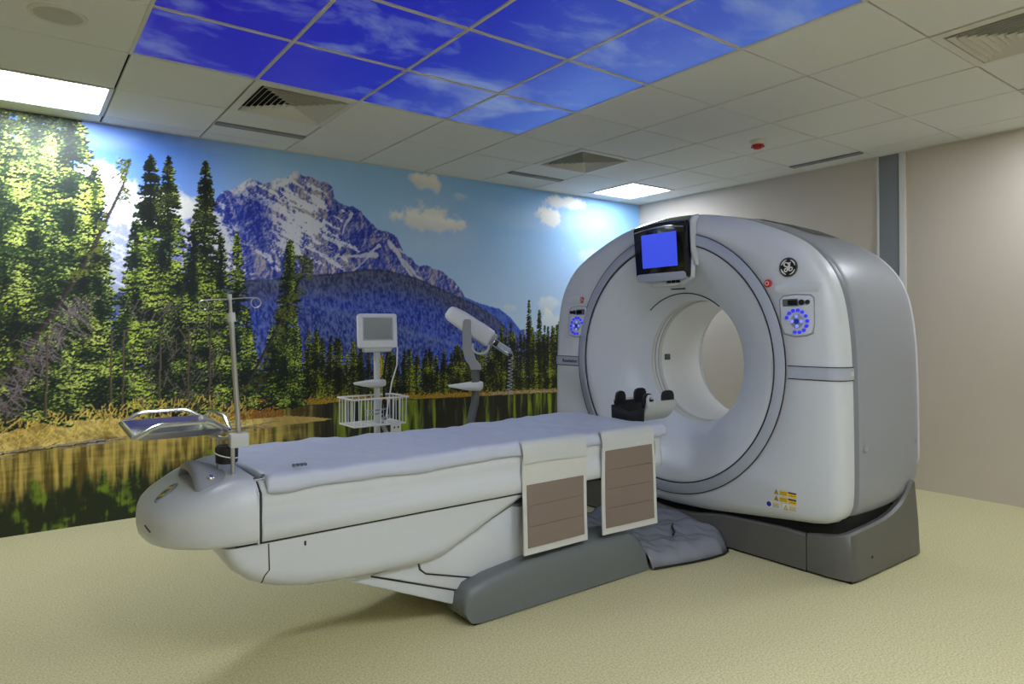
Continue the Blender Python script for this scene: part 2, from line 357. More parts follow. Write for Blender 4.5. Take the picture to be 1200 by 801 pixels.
    ridge_fill([(-2.7, 1.3), (-.3, 1.5), (.4, 1.52), (.92, 1.62), (1.17, 1.65), (1.58, 1.70), (1.87, 1.75), (2.06, 1.75), (2.35, 1.69), (2.69, 1.57), (2.96, 1.47), (3.16, 1.36), (3.35, 1.21), (3.56, 1.06), (5.2, .7)], hc, .02, 15, 60)
    # lake
    wl = np.interp(xs, [-2.7, 0, 1.04, 1.64, 2.6, 3.95, 5.2], [.66, .66, .665, .675, .645, .615, .6])
    wm = (ZZ < wl[None])
    st1 = fbm(XX * 16, ZZ * 1.7, 91, 4, .6); st2 = fbm(XX * 44, ZZ * 3.2, 95, 3, .6); rip = fbm(XX * 7, ZZ * 75, 99, 3)
    wc = lerp(L((38, 38, 30)), L((132, 150, 50)), sm(.47, .66, st1 * .72 + st2 * .28) * sm(.06, .5, ZZ / np.maximum(wl[None], .1) + .25))
    wc = lerp(wc, L((58, 60, 66)), sm(.6, .75, st2) * .6)
    near = sm(1.7, .9, XX)
    gold = lerp(L((92, 78, 34)), L((190, 168, 96)), sm(.28, .7, st2 * .86 + rip * .14))
    dk = lerp(L((34, 42, 26)), L((112, 134, 46)), sm(.47, .68, fbm(XX * 9, ZZ * 9, 103, 5, .62) * .7 + st2 * .3))
    nearc = lerp(dk, gold, sm(.24, .36, ZZ + (st1 - .5) * .36 - .06 * XX) * (1 - .25 * sm(.55, .8, st1)))
    wc = lerp(wc, nearc, near * sm(.2, .33, .62 - XX * .22 + (st1 - .5) * .3))
    wc = wc * (.94 + .12 * rip)[..., None]
    C[:] = np.where(wm[..., None], wc, C)
    # ---- dab painter
    def dabs(px, pz, col, shape):
        ix = np.round((px - X0) / S).astype(int); iz = np.round(pz / S).astype(int)
        for (ox, oz) in shape:
            a, b = ix + ox, iz + oz; ok = (a >= 0) & (a < W) & (b >= 0) & (b < H)
            C[b[ok], a[ok]] = col[ok]
    D1 = ((0, 0),); D2 = ((0, 0), (1, 0)); D3 = ((0, 0), (1, 0), (0, 1), (-1, 0)); D5 = ((0, 0), (1, 0), (-1, 0), (0, 1), (0, -1), (2, 0), (1, -1))
    def seg(ax, az, bx, bz, w_, ca, cb=None, jit=.15):
        n = int(math.hypot(bx - ax, bz - az) / S * 1.6) + 2; k = max(1, int(round(w_ / S)))
        t_ = np.linspace(0, 1, n)
        for o in range(k):
            px = ax + (bx - ax) * t_ + (o - k / 2) * S; pz = az + (bz - az) * t_
            f = (o + .5) / k; c0 = np.array(ca) * (1 - f) + np.array(cb if cb is not None else ca) * f
            dabs(px, pz, c0[None] * (1 + jit * rng.standard_normal((n, 1))), D1)
    def conifer(xb, zb, xt, zt, hw, dark, midc, light, dens=1.0, dab=.010, lit=.3, droop=.35, gap=.0, pw=.75, haze=0):
        h = zt - zb; nb = int(h / dab * 1.25 * dens)
        T, PX, PZ, CC = [], [], [], []
        tt = np.sort(rng.random(nb))
        for t_ in tt:
            zc = zt - t_ * h; xc = xt + (xb - xt) * t_
            wdt = hw * (t_ ** pw + .03) * (1 if t_ < .85 else 1 - (t_ - .85) * 2)
            for side in (-1, 1):
                if rng.random() < gap: continue
                ln = wdt * (.35 + .75 * rng.random()); n = max(2, int(ln / dab * 1.15))
                s = np.linspace(.0, 1, n); dr = droop * (.5 + rng.random())
                px = xc + side * ln * s + rng.normal(0, dab * .3, n); pz = zc - dr * ln * s + .35 * dr * ln * s ** 2.5 + rng.normal(0, dab * .45, n)
                b = np.clip(.10 + .52 * s + side * lit * .5 + rng.normal(0, .25, n) + .35 * (rng.random() - .5), 0, 1)
                PX.append(px); PZ.append(pz); CC.append(b)
        PX, PZ, B = np.concatenate(PX), np.concatenate(PZ), np.concatenate(CC)
        cl = vnoise(PX * 11 + 3, PZ * 11, 123); B = np.clip(B + (cl - .5) * 1.3, 0, 1)
        def colour(b): return np.where(b[:, None] < .5, dark + (midc - dark) * (b[:, None] * 2), midc + (light - midc) * (b[:, None] * 2 - 1)) * (1 + .12 * rng.standard_normal((len(b), 1)))
        dk_ = np.repeat(np.asarray(dark)[None], len(PX), 0) * (.7 + .5 * rng.random((len(PX), 1)))
        dabs(PX, PZ - dab * .8, dk_, D5 if dab > .009 else D3)
        seg(xb, zb - .02, xt, zt - .02, .012 if dab > .009 else .006, dark * .6, dark)
        o = rng.permutation(len(PX)); k_ = len(o) // 3; dabs(PX[o[:k_]], PZ[o[:k_]], colour(B[o[:k_]]), D3 if dab > .009 else D2); dabs(PX[o[k_:]], PZ[o[k_:]], colour(B[o[k_:]]), D2 if dab > .009 else D1)
    dG, mG, lG = L((20, 32, 26)), L((70, 94, 40)), L((182, 200, 96))
    # far tree line and its shore
    fx = np.sort(np.concatenate([rng.uniform(1.2, 5.12, 120), np.linspace(1.3, 5.1, 60)]))
    tops = [(1.2, 1.2), (1.37, 1.23), (1.54, 1.19), (1.76, 1.15), (2.06, 1.10), (2.43, 1.07), (2.6, 1.07), (2.9, 1.1), (3.1, 1.16), (3.35, 1.24), (3.6, 1.26), (3.95, 1.28), (5.2, 1.35)]
    for x in fx:
        zt = np.interp(x, [p[0] for p in tops], [p[1] for p in tops]) * rng.uniform(.86, 1.02)
        zb = np.interp(x, xs, wl) + .03; w_ = rng.uniform(.03, .055)
        conifer(x, zb, x + rng.normal(0, .008), zt, w_, L((22, 26, 18)), L((58, 64, 30)), L((172, 180, 70)) if rng.random() < .6 else L((98, 104, 50)), .9, .007, lit=.5, droop=.5, pw=.55)
    for x, zt, w_ in ((3.56, 1.53, .06), (3.69, 1.44, .06), (3.23, 1.31, .055), (3.34, 1.33, .05), (3.94, 1.32, .06), (3.8, 1.27, .05), (1.38, 1.25, .06), (1.44, 1.26, .06), (1.63, 1.2, .06), (1.75, 1.16, .05), (2.08, 1.12, .06), (2.26, 1.09, .05), (2.42, 1.08, .05), (2.6, 1.09, .05), (2.76, 1.1, .055), (3.46, 1.22, .06), (3.62, 1.2, .06)):
        conifer(x, np.interp(x, xs, wl) + .03, x, zt, w_, L((18, 22, 16)), L((56, 62, 30)), L((146, 158, 58)), 1, .007, lit=.5, droop=.5, pw=.6)
    n = 6000; px = rng.uniform(1.0, 5.12, n); pz = np.interp(px, xs, wl) + np.abs(rng.normal(0, .012, n)) * (1.6 - .3 * np.clip(px - 2.4, 0, 2))
    gc = L((150, 122, 52))[None] * rng.uniform(.45, 1.5, (n, 1)); dabs(px, pz, gc, D3)
    pz2 = np.interp(px, xs, wl) - .004; dabs(px[:1800], pz2[:1800], np.repeat(L((40, 34, 24))[None], 1800, 0), D2)
    n = 260; px = rng.uniform(3.0, 4.3, n); dabs(px, np.interp(px, xs, wl) + rng.uniform(0, .03, n), L((190, 176, 168))[None] * rng.uniform(.5, 1.1, (n, 1)), D2)
    # near bank meadow
    bank_lo = np.interp(xs, [-2.7, -.53, -.36, -.09, .15, .41, .98, 1.25, 1.5, 1.56], [.47, .49, .505, .52, .535, .54, .525, .53, .538, .545])
    bank_hi = np.interp(xs, [-2.7, -.53, -.28, -.05, .2, .6, .9, 1.05, 1.2, 1.4, 1.56], [.72, .73, .76, .82, .85, .76, .70, .66, .60, .575, .547])
    ok = xs < 1.56
    bm_ = (ZZ > bank_lo[None]) & (ZZ < bank_hi[None]) & ok[None]
    gr = fbm(XX * 42 + ZZ * 30, ZZ * 26, 131, 4, .6); gb = fbm(XX * 5, ZZ * 16, 137, 4)
    gcol = lerp(L((146, 122, 62)), L((222, 200, 128)), sm(.3, .66, gr * .6 + gb * .4)); gcol = lerp(gcol, L((62, 46, 26)), sm(.035, .0, ZZ - bank_lo[None] + (gb - .5) * .06) * .8)
    spit = sm(.95, 1.1, XX); gcol = lerp(gcol, lerp(L((150, 128, 76)), L((196, 172, 108)), gr), spit)
    C[:] = np.where(bm_[..., None], gcol, C)
    # shrubs and undergrowth behind the bank
    for (a, b, z0, z1, cA, cB, n) in ((-2.7, 1.15, .68, .95, (30, 32, 20), (70, 70, 34), 26000), (-.2, .42, .70, .98, (104, 86, 34), (190, 170, 84), 4200), (-2.5, -.3, .66, .84, (98, 80, 40), (180, 154, 84), 5000), (.8, 1.18, .60, .74, (86, 58, 30), (168, 120, 60), 2200)):
        px = rng.uniform(a, b, n); pz = rng.uniform(z0, z1, n); f = rng.random((n, 1)); dabs(px, pz, L(cA) * (1 - f) + L(cB) * f, D3)
    # near conifers: big mass left, cluster at x .15-.9, the pair at 1.2
    spec = []
    n = 60000; px = rng.uniform(-2.7, .06, n); pz = rng.uniform(.78, 2.62, n); ok_ = px < .03 - .10 * (pz - .8) + .05 * np.sin(pz * 21); f = rng.random((n, 1)) ** 2
    dabs(px[ok_], pz[ok_], (L((20, 30, 18)) * (1 - f) + L((96, 112, 52)) * f)[ok_], D5)
    for x in np.arange(-2.65, -.55, .17): spec.append((x, .72, x + rng.normal(0, .03), rng.uniform(2.2, 2.75), rng.uniform(.20, .30)))
    spec += [(-.62, .72, -.60, 2.75, .30), (-.05, .80, -.10, 1.95, .16), (-.36, .72, -.33, 2.72, .30), (-.16, .76, -.15, 2.66, .23), (-.50, .70, -.50, 2.3, .26), (-.02, .76, .0, 1.75, .15), (-.26, .72, -.25, 1.9, .24)]
    for s in spec: conifer(*s, dG, L((58, 80, 42)), L((190, 204, 108)), 1.0, .0105, lit=.25, droop=.42, pw=.45)
    for q in range(40):
        x = rng.uniform(-2.6, -.02); z = rng.uniform(.8, 1.9); conifer(x, z - .1, x, z + rng.uniform(.3, .6), rng.uniform(.1, .16), L((20, 28, 28)), L((66, 88, 40)), L((194, 206, 104)), 1, .0105, lit=.2, droop=.4, pw=.6)
    for x, zb, xt, zt, hw in ((.30, .74, .29, 2.45, .26), (.42, .72, .40, 2.46, .20), (.62, .72, .64, 2.46, .20), (.22, .74, .20, 2.0, .2), (.75, .70, .74, 1.96, .13), (.86, .70, .85, 1.96, .12), (.55, .70, .56, 2.02, .20), (.38, .70, .36, 1.85, .22), (.66, .70, .67, 1.75, .17), (.48, .70, .47, 1.6, .2), (.92, .68, .92, 1.39, .11), (.14, .76, .14, 1.5, .17), (1.10, .68, 1.10, 1.3, .10)):
        conifer(x, zb, xt, zt, hw, L((20, 28, 28)), L((66, 90, 38)), L((184, 202, 92)), 1.05, .0105, lit=.3, droop=.45, gap=.14, pw=.72)
    # tall dark tops stay open and dark
    for xt, zt in ((.64, 2.46), (.29, 2.45), (.40, 2.46)):
        conifer(xt, zt - .5, xt, zt, .085, L((14, 20, 16)), L((38, 46, 28)), L((92, 100, 56)), 1.0, .008, lit=.1, droop=.25, gap=.15, pw=.7)
    conifer(1.19, .68, 1.24, 1.96, .13, L((18, 28, 22)), L((64, 84, 36)), L((174, 190, 86)), 1.1, .0095, lit=.4, gap=.05, pw=.65)
    conifer(1.27, .68, 1.28, 1.3, .10, dG, mG, lG, 1, .009, pw=.6)
    # leaning trunks and dead branches
    bk, bg = L((34, 28, 30)), L((120, 108, 104))
    def lean(pts, w_, tuft=0):
        for k in range(len(pts) - 1): seg(*pts[k], *pts[k + 1], w_ * (.7 + .25 * k), bk, L((66, 58, 56)))
        for k in range(tuft):
            i = rng.integers(0, len(pts) - 1); t_ = rng.random(); x = pts[i][0] + (pts[i + 1][0] - pts[i][0]) * t_; z = pts[i][1] + (pts[i + 1][1] - pts[i][1]) * t_
            s = rng.choice((-1, 1)); l_ = rng.uniform(.03, .10); seg(x, z, x + s * l_, z + rng.normal(-.03, .03), .006, bk)
            m_ = 14; dabs(x + s * l_ * rng.random(m_), z - .02 + rng.normal(0, .012, m_), L((88, 98, 44))[None] * rng.uniform(.4, 1.5, (m_, 1)), D3)
    lean([(.17, 2.40), (.13, 2.22), (.02, 1.95), (-.09, 1.68), (-.27, 1.35), (-.53, .93), (-.75, .66)], .02, 34)
    lean([(1.38, 1.86), (1.33, 1.68), (1.24, 1.45), (1.14, 1.26), (.92, .85), (.77, .66)], .018, 46)
    lean([(.59, 1.26), (.53, 1.0), (.47, .74)], .015); lean([(.80, 1.22), (.70, .95), (.57, .69)], .015); lean([(.88, .80), (.74, .66)], .02); lean([(1.1, .74), (.86, .64)], .018); lean([(-.28, 1.5), (-.62, .95)], .012)
    n = 170
    for k in range(n):
        t_ = rng.random(); x = -.12 - .46 * t_; z = 1.5 - .72 * t_; l_ = rng.uniform(.05, .2); s = rng.uniform(-.2, 1)
        seg(x + rng.normal(0, .05), z, x + l_ * s, z - l_ * rng.uniform(.3, 1), .006, L((118, 108, 110)) * rng.uniform(.3, 1.1))
    for k in range(150):
        x = rng.uniform(.15, .75); z = rng.uniform(.78, 1.5); seg(x, z, x + rng.normal(0, .05), z - rng.uniform(.02, .12), .006, L((104, 96, 92)) * rng.uniform(.4, 1))
    for x in (.12, .34, .52, .66, .05, -.3): seg(x, .72, x + .01, 1.25, .014, L((60, 50, 44)), L((104, 92, 80)))
    # drift logs at the water's edge
    for k in range(46):
        x = rng.uniform(-1.6, 1.0); z = np.interp(x, xs, bank_lo) + rng.normal(.012, .012); l_ = rng.uniform(.05, .28)
        seg(x, z, x + l_, z + rng.normal(.01, .02), rng.choice((.006, .006, .012)), L((158, 146, 132)) * rng.uniform(.45, 1.1))
    seg(-.6, .515, .0, .545, .018, L((150, 140, 126))); seg(-.6, .503, .02, .533, .012, L((52, 44, 36)))
    # tall dry grass blades
    n = 900; gx_ = rng.uniform(-2.6, .95, n); 
    for x in gx_:
        z = np.interp(x, xs, bank_lo) + rng.uniform(.03, .22); seg(x, z, x + rng.normal(.01, .02), z + rng.uniform(.02, .05), .006, L((214, 184, 100)) * rng.uniform(.5, 1.15))
    C[:] = C * (1.08 + .27 * sm(1.5, .9, ZZ) * (1 - .5 * sm(.2, -.4, XX) * sm(1.0, 1.6, ZZ)))[..., None]
    g = C.mean(-1, keepdims=True); C[:] = g + (C - g) * 1.08
    return xs, zs, np.clip(C, 0.001, .95)
def build_mural():
    xs, zs, C = mural()
    keep = []; i = 0; n = len(xs)
    while i < n:
        keep.append(i); x = xs[i]
        i += 2 if x < -.95 else (2 if x > 4.2 else 1)
    if keep[-1] != n - 1: keep.append(n - 1)
    X = xs[keep].copy(); X[-1] = XB; Z = zs.copy(); Z[-1] = CZ + .03
    w, h = len(X), len(Z)
    co = np.zeros((h, w, 3), np.float32); co[..., 0] = X[None]; co[..., 1] = YL; co[..., 2] = Z[:, None]
    idx = np.arange(h * w).reshape(h, w)
    q = np.stack([idx[:-1, :-1], idx[:-1, 1:], idx[1:, 1:], idx[1:, :-1]], -1).reshape(-1, 4)
    # closed slab: add the back face 10 cm behind
    back = np.array([[X[0], YL + .1, 0], [X[-1], YL + .1, 0], [X[-1], YL + .1, Z[-1]], [X[0], YL + .1, Z[-1]]], np.float32)
    nb = h * w; co = np.concatenate([co.reshape(-1, 3), back])
    q = np.concatenate([q, [[nb + 3, nb + 2, nb + 1, nb]]])
    me = bpy.data.meshes.new('wall_left')
    me.vertices.add(len(co)); me.vertices.foreach_set('co', co.ravel())
    me.loops.add(q.size); me.loops.foreach_set('vertex_index', q.ravel().astype(np.int32))
    me.polygons.add(len(q)); me.polygons.foreach_set('loop_start', np.arange(0, q.size, 4, dtype=np.int32))
    me.update(calc_edges=True)
    at = me.color_attributes.new('print', 'FLOAT_COLOR', 'POINT')
    cc = np.ones((len(co), 4), np.float32); cc[:nb, :3] = C[:, keep].reshape(-1, 3); cc[nb:, :3] = .5
    at.data.foreach_set('color', cc.ravel())
    m, t, b = nt('mural_print')
    a = t.nodes.new('ShaderNodeAttribute'); a.attribute_name = 'print'
    tc = t.nodes.new('ShaderNodeTexCoord'); no = t.nodes.new('ShaderNodeTexNoise'); no.inputs['Scale'].default_value = 220; t.links.new(tc.outputs['Object'], no.inputs['Vector'])
    mr = t.nodes.new('ShaderNodeMapRange'); mr.inputs[3].default_value = .86; mr.inputs[4].default_value = 1.14; t.links.new(no.outputs['Fac'], mr.inputs[0])
    mx = t.nodes.new('ShaderNodeVectorMath'); mx.operation = 'SCALE'; t.links.new(a.outputs['Color'], mx.inputs[0]); t.links.new(mr.outputs[0], mx.inputs['Scale'])
    t.links.new(mx.outputs[0], b.inputs['Base Color']); b.inputs['Roughness'].default_value = .5; b.inputs['Specular IOR Level'].default_value = .35
    me.materials.append(m)
    o = bpy.data.objects.new('wall_left', me); COL.objects.link(o)
    tag(o, 'wall covered by a printed mural of mountain, conifers and lake', kind='structure')
build_mural()

# trim column on the beige wall
tr = tag(obj('trim_1', box(XB - .012, XB, -1.205, -1.352, 0, CZ), M['column'], smooth=0), 'grey vertical trim strip with white edges on the beige wall', kind='structure')
obj('edge_strip', box(XB - .022, XB, -1.205, -1.190, 0, CZ, .003), M['columnwhite'], tr)
obj('edge_strip', box(XB - .022, XB, -1.405, -1.358, 0, CZ, .003), M['columnwhite'], tr)

# ---------------------------------------------------------------- ceiling: tiles, sky panels, grid
T = .6
ceil = tag(obj('ceiling', box(XF, XB, YR, YL, CZ + .035, CZ + .1), M['tbar_dark'], smooth=0), 'suspended ceiling of square white tiles', kind='structure')
SPECIAL = {(-1, 1): 'lamp', (7, 1): 'lamp', (7, -5): 'lamp', (0, -7): 'lamp', (2, -7): 'lamp', (1, 0): 'vent', (5, 0): 'vent', (5, -5): 'vent', (-3, -5): 'vent'}
GX, GY = .0058, .0038                    # half joints: wide dark ones across the room, fine ones along it
tile_cache = {}
def tile_mesh(kind, w, h):
    key = (kind, round(w, 3), round(h, 3))
    if key not in tile_cache:
        if kind == 'sky': vf = box(-w / 2, w / 2, -h / 2, h / 2, .004, .022)
        else: vf = box(-w / 2, w / 2, -h / 2, h / 2, 0, .018, .0025, 1)
        tile_cache[key] = mesh('ceiling_tile' if kind == 'tile' else 'sky_panel', vf, M[kind], 0)
    return tile_cache[key]
i0, i1, j0, j1 = math.floor(XF / T), math.ceil(XB / T), math.floor(YR / T), math.ceil(YL / T)
for i in range(i0, i1):
    for j in range(j0, j1):
        if (i, j) in SPECIAL: continue
        xa, xb, ya, yb = max(XF, i * T), min(XB, i * T + T), max(YR, j * T), min(YL, j * T + T)
        if xb - xa < .03 or yb - ya < .03: continue
        sky = 0 <= i < 4 and -4 <= j < 0
        me = tile_mesh('sky' if sky else 'tile', xb - xa - 2 * (GX if not sky else .010), yb - ya - 2 * (GY if not sky else .010))
        inst('sky_panel' if sky else 'ceiling_tile', me, ((xa + xb) / 2, (ya + yb) / 2, CZ), ceil)
for k in range(5):                       # bright T-bars round the sky panels
    obj('grid_bar', box(k * T - .009, k * T + .009, -4 * T - .009, .009, CZ - .003, CZ + .012, .002, 1), M['tbar'], ceil)
    for s in range(4):
        obj('grid_bar', box(s * T + .009, s * T + T - .009, (k - 4) * T - .009, (k - 4) * T + .009, CZ - .003, CZ + .012, .002, 1), M['tbar'], ceil)
# edge angle along the walls
obj('wall_angle', box(XF, XB, YL - .022, YL, CZ - .003, CZ + .003), M['tbar'], ceil, 0)
obj('wall_angle', box(XB - .022, XB, YR, YL - .022, CZ - .003, CZ + .003), M['tbar'], ceil, 0)

LAMPS = {(-1, 1): 'square ceiling light panel in the corner above the mural conifers', (7, 1): 'square ceiling light panel in the corner above the scanner',
         (7, -5): 'square ceiling light panel at the right edge, above the bare beige wall', (0, -7): 'added, unseen square light panel straight above the camera position', (2, -7): 'added, unseen square light panel to the right of the camera position'}  # the last two are added out of view to brighten the room
DIM = {(7, -5), (7, 1)}                  # the two panels by the scanner burn at about half power
for (i, j), lb in LAMPS.items():
    cx, cy = (i + .5) * T, (j + .5) * T
    t = thing('ceiling_light', (cx, cy, CZ), lb, 'ceiling light', 'ceiling light panels')
    a, b = T / 2 - .003, T / 2 - .028
    def sq(h, z): return [(cx - h, cy - h, z), (cx + h, cy - h, z), (cx + h, cy + h, z), (cx - h, cy + h, z)]
    obj('frame', loft([sq(a, CZ + .03), sq(a, CZ - .004), sq(b, CZ - .004), sq(b - .004, CZ + .01), sq(b - .004, CZ + .03)]), M['tbar'], t, 0)
    obj('diffuser', box(cx - b + .003, cx + b - .003, cy - b + .003, cy + b - .003, CZ + .004, CZ + .012), M['lamp_dim' if (i, j) in DIM else 'lamp'], t, 0)

def vent(i, j, label, nb=8):
    cx, cy = (i + .5) * T, (j + .5) * T
    t = thing('air_diffuser', (cx, cy, CZ), label, 'air vent', 'square air diffusers in the ceiling')
    def sq(h, z, r=0): return [(cx - h, cy - h, z), (cx + h, cy - h, z), (cx + h, cy + h, z), (cx - h, cy + h, z)]
    obj('frame', loft([sq(.297, CZ + .02), sq(.297, CZ - .004), sq(.255, CZ - .008), sq(.248, CZ + .02)]), M['ventwhite'], t, 0)
    obj('plenum', box(cx - .25, cx + .25, cy - .25, cy + .25, CZ + .026, CZ + .03), M['void'], t, 0)
    for k in range(nb):
        h = .243 - k * .030
        obj('blade', loft([sq(h, CZ - .012), sq(h - .002, CZ - .013), sq(h - .024, CZ + .012), sq(h - .022, CZ + .014), sq(h, CZ - .012)]), M['ventwhite'], t, 0)
    obj('core', box(cx - .015, cx + .015, cy - .015, cy + .015, CZ - .006, CZ + .01), M['ventwhite'], t, 0)
vent(1, 0, 'square louvred air diffuser next to the blue sky panels, above the mountain')
vent(5, 0, 'square louvred air diffuser between sky panels and the corner light')
vent(5, -5, 'square louvred air diffuser at the top right, over the bare wall side')
vent(-3, -5, 'square louvred air diffuser behind the camera position')
def slot(x0, x1, y0, y1, label):
    t = thing('slot_grille', ((x0 + x1) / 2, (y0 + y1) / 2, CZ), label, 'air vent', 'narrow slot grilles by the walls')
    obj('frame', join(box(x0, x1, y0, y0 + .008, CZ - .010, CZ), box(x0, x1, y1 - .008, y1, CZ - .010, CZ), box(x0, x0 + .008, y0 + .008, y1 - .008, CZ - .010, CZ), box(x1 - .008, x1, y0 + .008, y1 - .008, CZ - .010, CZ)), M['ventgrey'], t, 0)
    obj('mesh_backing', box(x0 + .008, x1 - .008, y0 + .008, y1 - .008, CZ - .004, CZ - .001), M['ventgrey'], t, 0)
    alongx = x1 - x0 > y1 - y0
    n = 5
    for k in range(n):
        f = (k + .5) / n
        if alongx: yy = y0 + .008 + (y1 - y0 - .016) * f; vf = box(x0 + .008, x1 - .008, yy - .0025, yy + .0025, CZ - .009, CZ - .004)
        else: xx = x0 + .008 + (x1 - x0 - .016) * f; vf = box(xx - .0025, xx + .0025, y0 + .008, y1 - .008, CZ - .009, CZ - .004)
        obj('slat', vf, M['armgrey'], t, 0)
slot(.606, 1.194, .89, .955, 'narrow grey slot grille above the mountain, beside the left air diffuser')
slot(3.006, 3.594, .89, .955, 'narrow grey slot grille near the mural sky, beside the middle air diffuser')
slot(4.82, 4.885, -1.194, -.606, 'narrow grey slot grille above the beige wall, left of the grey column')

# loudspeaker
t = thing('ceiling_speaker', (-.308, -.281, CZ), 'round flush ceiling loudspeaker at the top left corner', 'speaker')
obj('rim', lathe_z([(CZ, .110), (CZ - .008, .108), (CZ - .011, .100), (CZ - .008, .091), (CZ - .004, .089), (CZ, .089)], -.308, -.281, 40), M['ventwhite'], t)
obj('grille', lathe_z([(CZ - .004, .09), (CZ - .0075, .06), (CZ - .009, 0.0005)], -.308, -.281, 40), mat('speaker_mesh', (186, 184, 176), .6, var=.35, scale=420, bump=.6, bscale=420), t)
# smoke detector
t = thing('smoke_detector', (3.909, -.902, CZ), 'small round smoke detector with a red tip on a ceiling tile', 'smoke detector')
obj('base_plate', lathe_z([(CZ, .058), (CZ - .012, .058), (CZ - .030, .044), (CZ - .032, .0005)], 3.909, -.902, 28), M['ventwhite'], t)
obj('sensor_tip', lathe_z([(CZ - .03, .044), (CZ - .038, .044), (CZ - .056, .030), (CZ - .060, .018), (CZ - .060, .0005)], 3.909, -.902, 28), M['red'], t)
for k in range(6):
    a = k * math.pi / 3
    obj('slot', box(3.909 + .039 * math.cos(a) - .006, 3.909 + .039 * math.cos(a) + .006, -.902 + .039 * math.sin(a) - .006, -.902 + .039 * math.sin(a) + .006, CZ - .048, CZ - .041), M['ink'], t, 0)

# wall socket
t = thing('wall_socket', (2.122, YL, .40), 'cream power socket low on the mural behind the table', 'socket')
obj('plate', box(2.075, 2.17, YL - .014, YL, .335, .468, .005), M['cream'], t)
for x in (2.105, 2.14):
    for z in (.43, .37): obj('hole', box(x - .006, x + .006, YL - .0155, YL - .012, z - .008, z + .008), M['ink'], t, 0)

# ---------------------------------------------------------------- CT gantry
GC, GZ = -1.035, 1.043                   # bore axis (y, z)
OUT = [(0, 1.935), (.13, 1.932), (.25, 1.92), (.42, 1.882), (.58, 1.827), (.73, 1.76), (.85, 1.69), (.94, 1.60), (1.0, 1.505), (1.04, 1.38), (1.065, 1.2), (1.075, 1.0), (1.08, .7), (1.08, .45), (1.068, .345), (1.02, .285), (.93, .258), (.8, .245), (.5, .213), (.25, .188), (0, .178)]
def outline(n=168):
    # smooth by Catmull-Rom, then sample by angle from the bore axis
    P = [Vector(p) for p in OUT]; dense = []
    for i in range(len(P) - 1):
        a, b, c, d_ = P[max(i - 1, 0)], P[i], P[i + 1], P[min(i + 2, len(P) - 1)]
        for k in range(12):
            t_ = k / 12; dense.append(.5 * ((2 * b) + (c - a) * t_ + (2 * a - 5 * b + 4 * c - d_) * t_ ** 2 + (3 * b - a - 3 * c + d_) * t_ ** 3))
    dense.append(P[-1])
    ang = np.array([math.atan2(p.x, p.y - GZ) for p in dense]); rad = np.array([math.hypot(p.x, p.y - GZ) for p in dense]); o = np.argsort(ang)
    res = []
    for k in range(n):
        a = 2 * math.pi * k / n - math.pi
        res.append((a, float(np.interp(abs(a), ang[o], rad[o]))))
    return res
OL = outline()
def ring_pts(x, fn): return [(x, GC + fn(a, r)[0] * math.sin(a) if False else GC + fn(a, r) * math.sin(a), GZ + fn(a, r) * math.cos(a)) for a, r in OL]
gan = thing('ct_scanner_gantry', (3.15, GC, 0), 'large white and grey ct scanner gantry ring on a dark grey base', 'ct scanner')
RR = .785
XFACE = 2.738
rings = [ring_pts(XFACE + .03, lambda a, r: RR), ring_pts(XFACE + .004, lambda a, r: RR), ring_pts(XFACE, lambda a, r: RR + .004), ring_pts(XFACE, lambda a, r: max(RR + .006, RR + (r - .075 - RR) * .5)), ring_pts(XFACE, lambda a, r: max(RR + .008, r - .075)), ring_pts(XFACE + .008, lambda a, r: max(RR + .012, r - .045)),
         ring_pts(XFACE + .024, lambda a, r: r - .02), ring_pts(XFACE + .048, lambda a, r: r - .006), ring_pts(XFACE + .075, lambda a, r: r - .001), ring_pts(XFACE + .115, lambda a, r: r), ring_pts(XFACE + .118, lambda a, r: r - .004), ring_pts(XFACE + .118, lambda a, r: r - .05)]
front = obj('front_cover', loft(rings), M['white'], gan, 50)
# dark seam ring then the silver wrap-around cover
obj('cover_seam', loft([ring_pts(XFACE + .108, lambda a, r: r - .03), ring_pts(XFACE + .108, lambda a, r: r - .012), ring_pts(XFACE + .14, lambda a, r: r - .012), ring_pts(XFACE + .14, lambda a, r: r - .03)]), M['seam'], gan)
def sect(x, s, dz=0, inset=0):
    zb = interp(x, [(2.8, .17), (3.2, .19), (3.4, .24), (3.52, .31), (3.6, .38), (3.67, .5), (3.75, .62)])
    out = []
    for a, r in OL:
        q = (r - inset) * s; y = q * math.sin(a); z = GZ + q * math.cos(a)
        if z < zb + .12: z = zb + .12 * math.exp((z - zb - .12) / .12)   # soft floor
        out.append((x, GC + y, z + dz))
    return out
sil = obj('side_cover', loft([sect(2.912, 1, 0, .035), sect(2.910, 1, 0, .006), sect(2.918, 1, 0, .001), sect(2.95, 1, 0, -.004), sect(3.1, 1, 0, -.008), sect(3.3, 1, 0, -.006), sect(3.42, .999), sect(3.52, .994), sect(3.59, .984), sect(3.635, .972), sect(3.638, .962), sect(3.638, .90)]), M['silver'], gan, 50)
obj('rear_cover', loft([sect(3.62, .94), sect(3.635, .974), sect(3.655, .974), sect(3.69, .958), sect(3.725, .92), sect(3.75, .86), [(3.77, GC + .6 * math.sin(a), GZ + .6 * math.cos(a)) for a, r in OL], [(3.62, GC + .42 * math.sin(a), GZ + .42 * math.cos(a)) for a, r in OL], [(3.53, GC + .381 * math.sin(a), GZ + .381 * math.cos(a)) for a, r in OL]]), M['white'], gan, 50)
obj('edge_strip', loft([sect(2.866, 1, 0, .035), sect(2.864, 1, 0, .014), sect(2.874, 1, 0, .007), sect(2.908, 1, 0, .003), sect(2.908, 1, 0, .035)]), M['edge'], gan, 50)
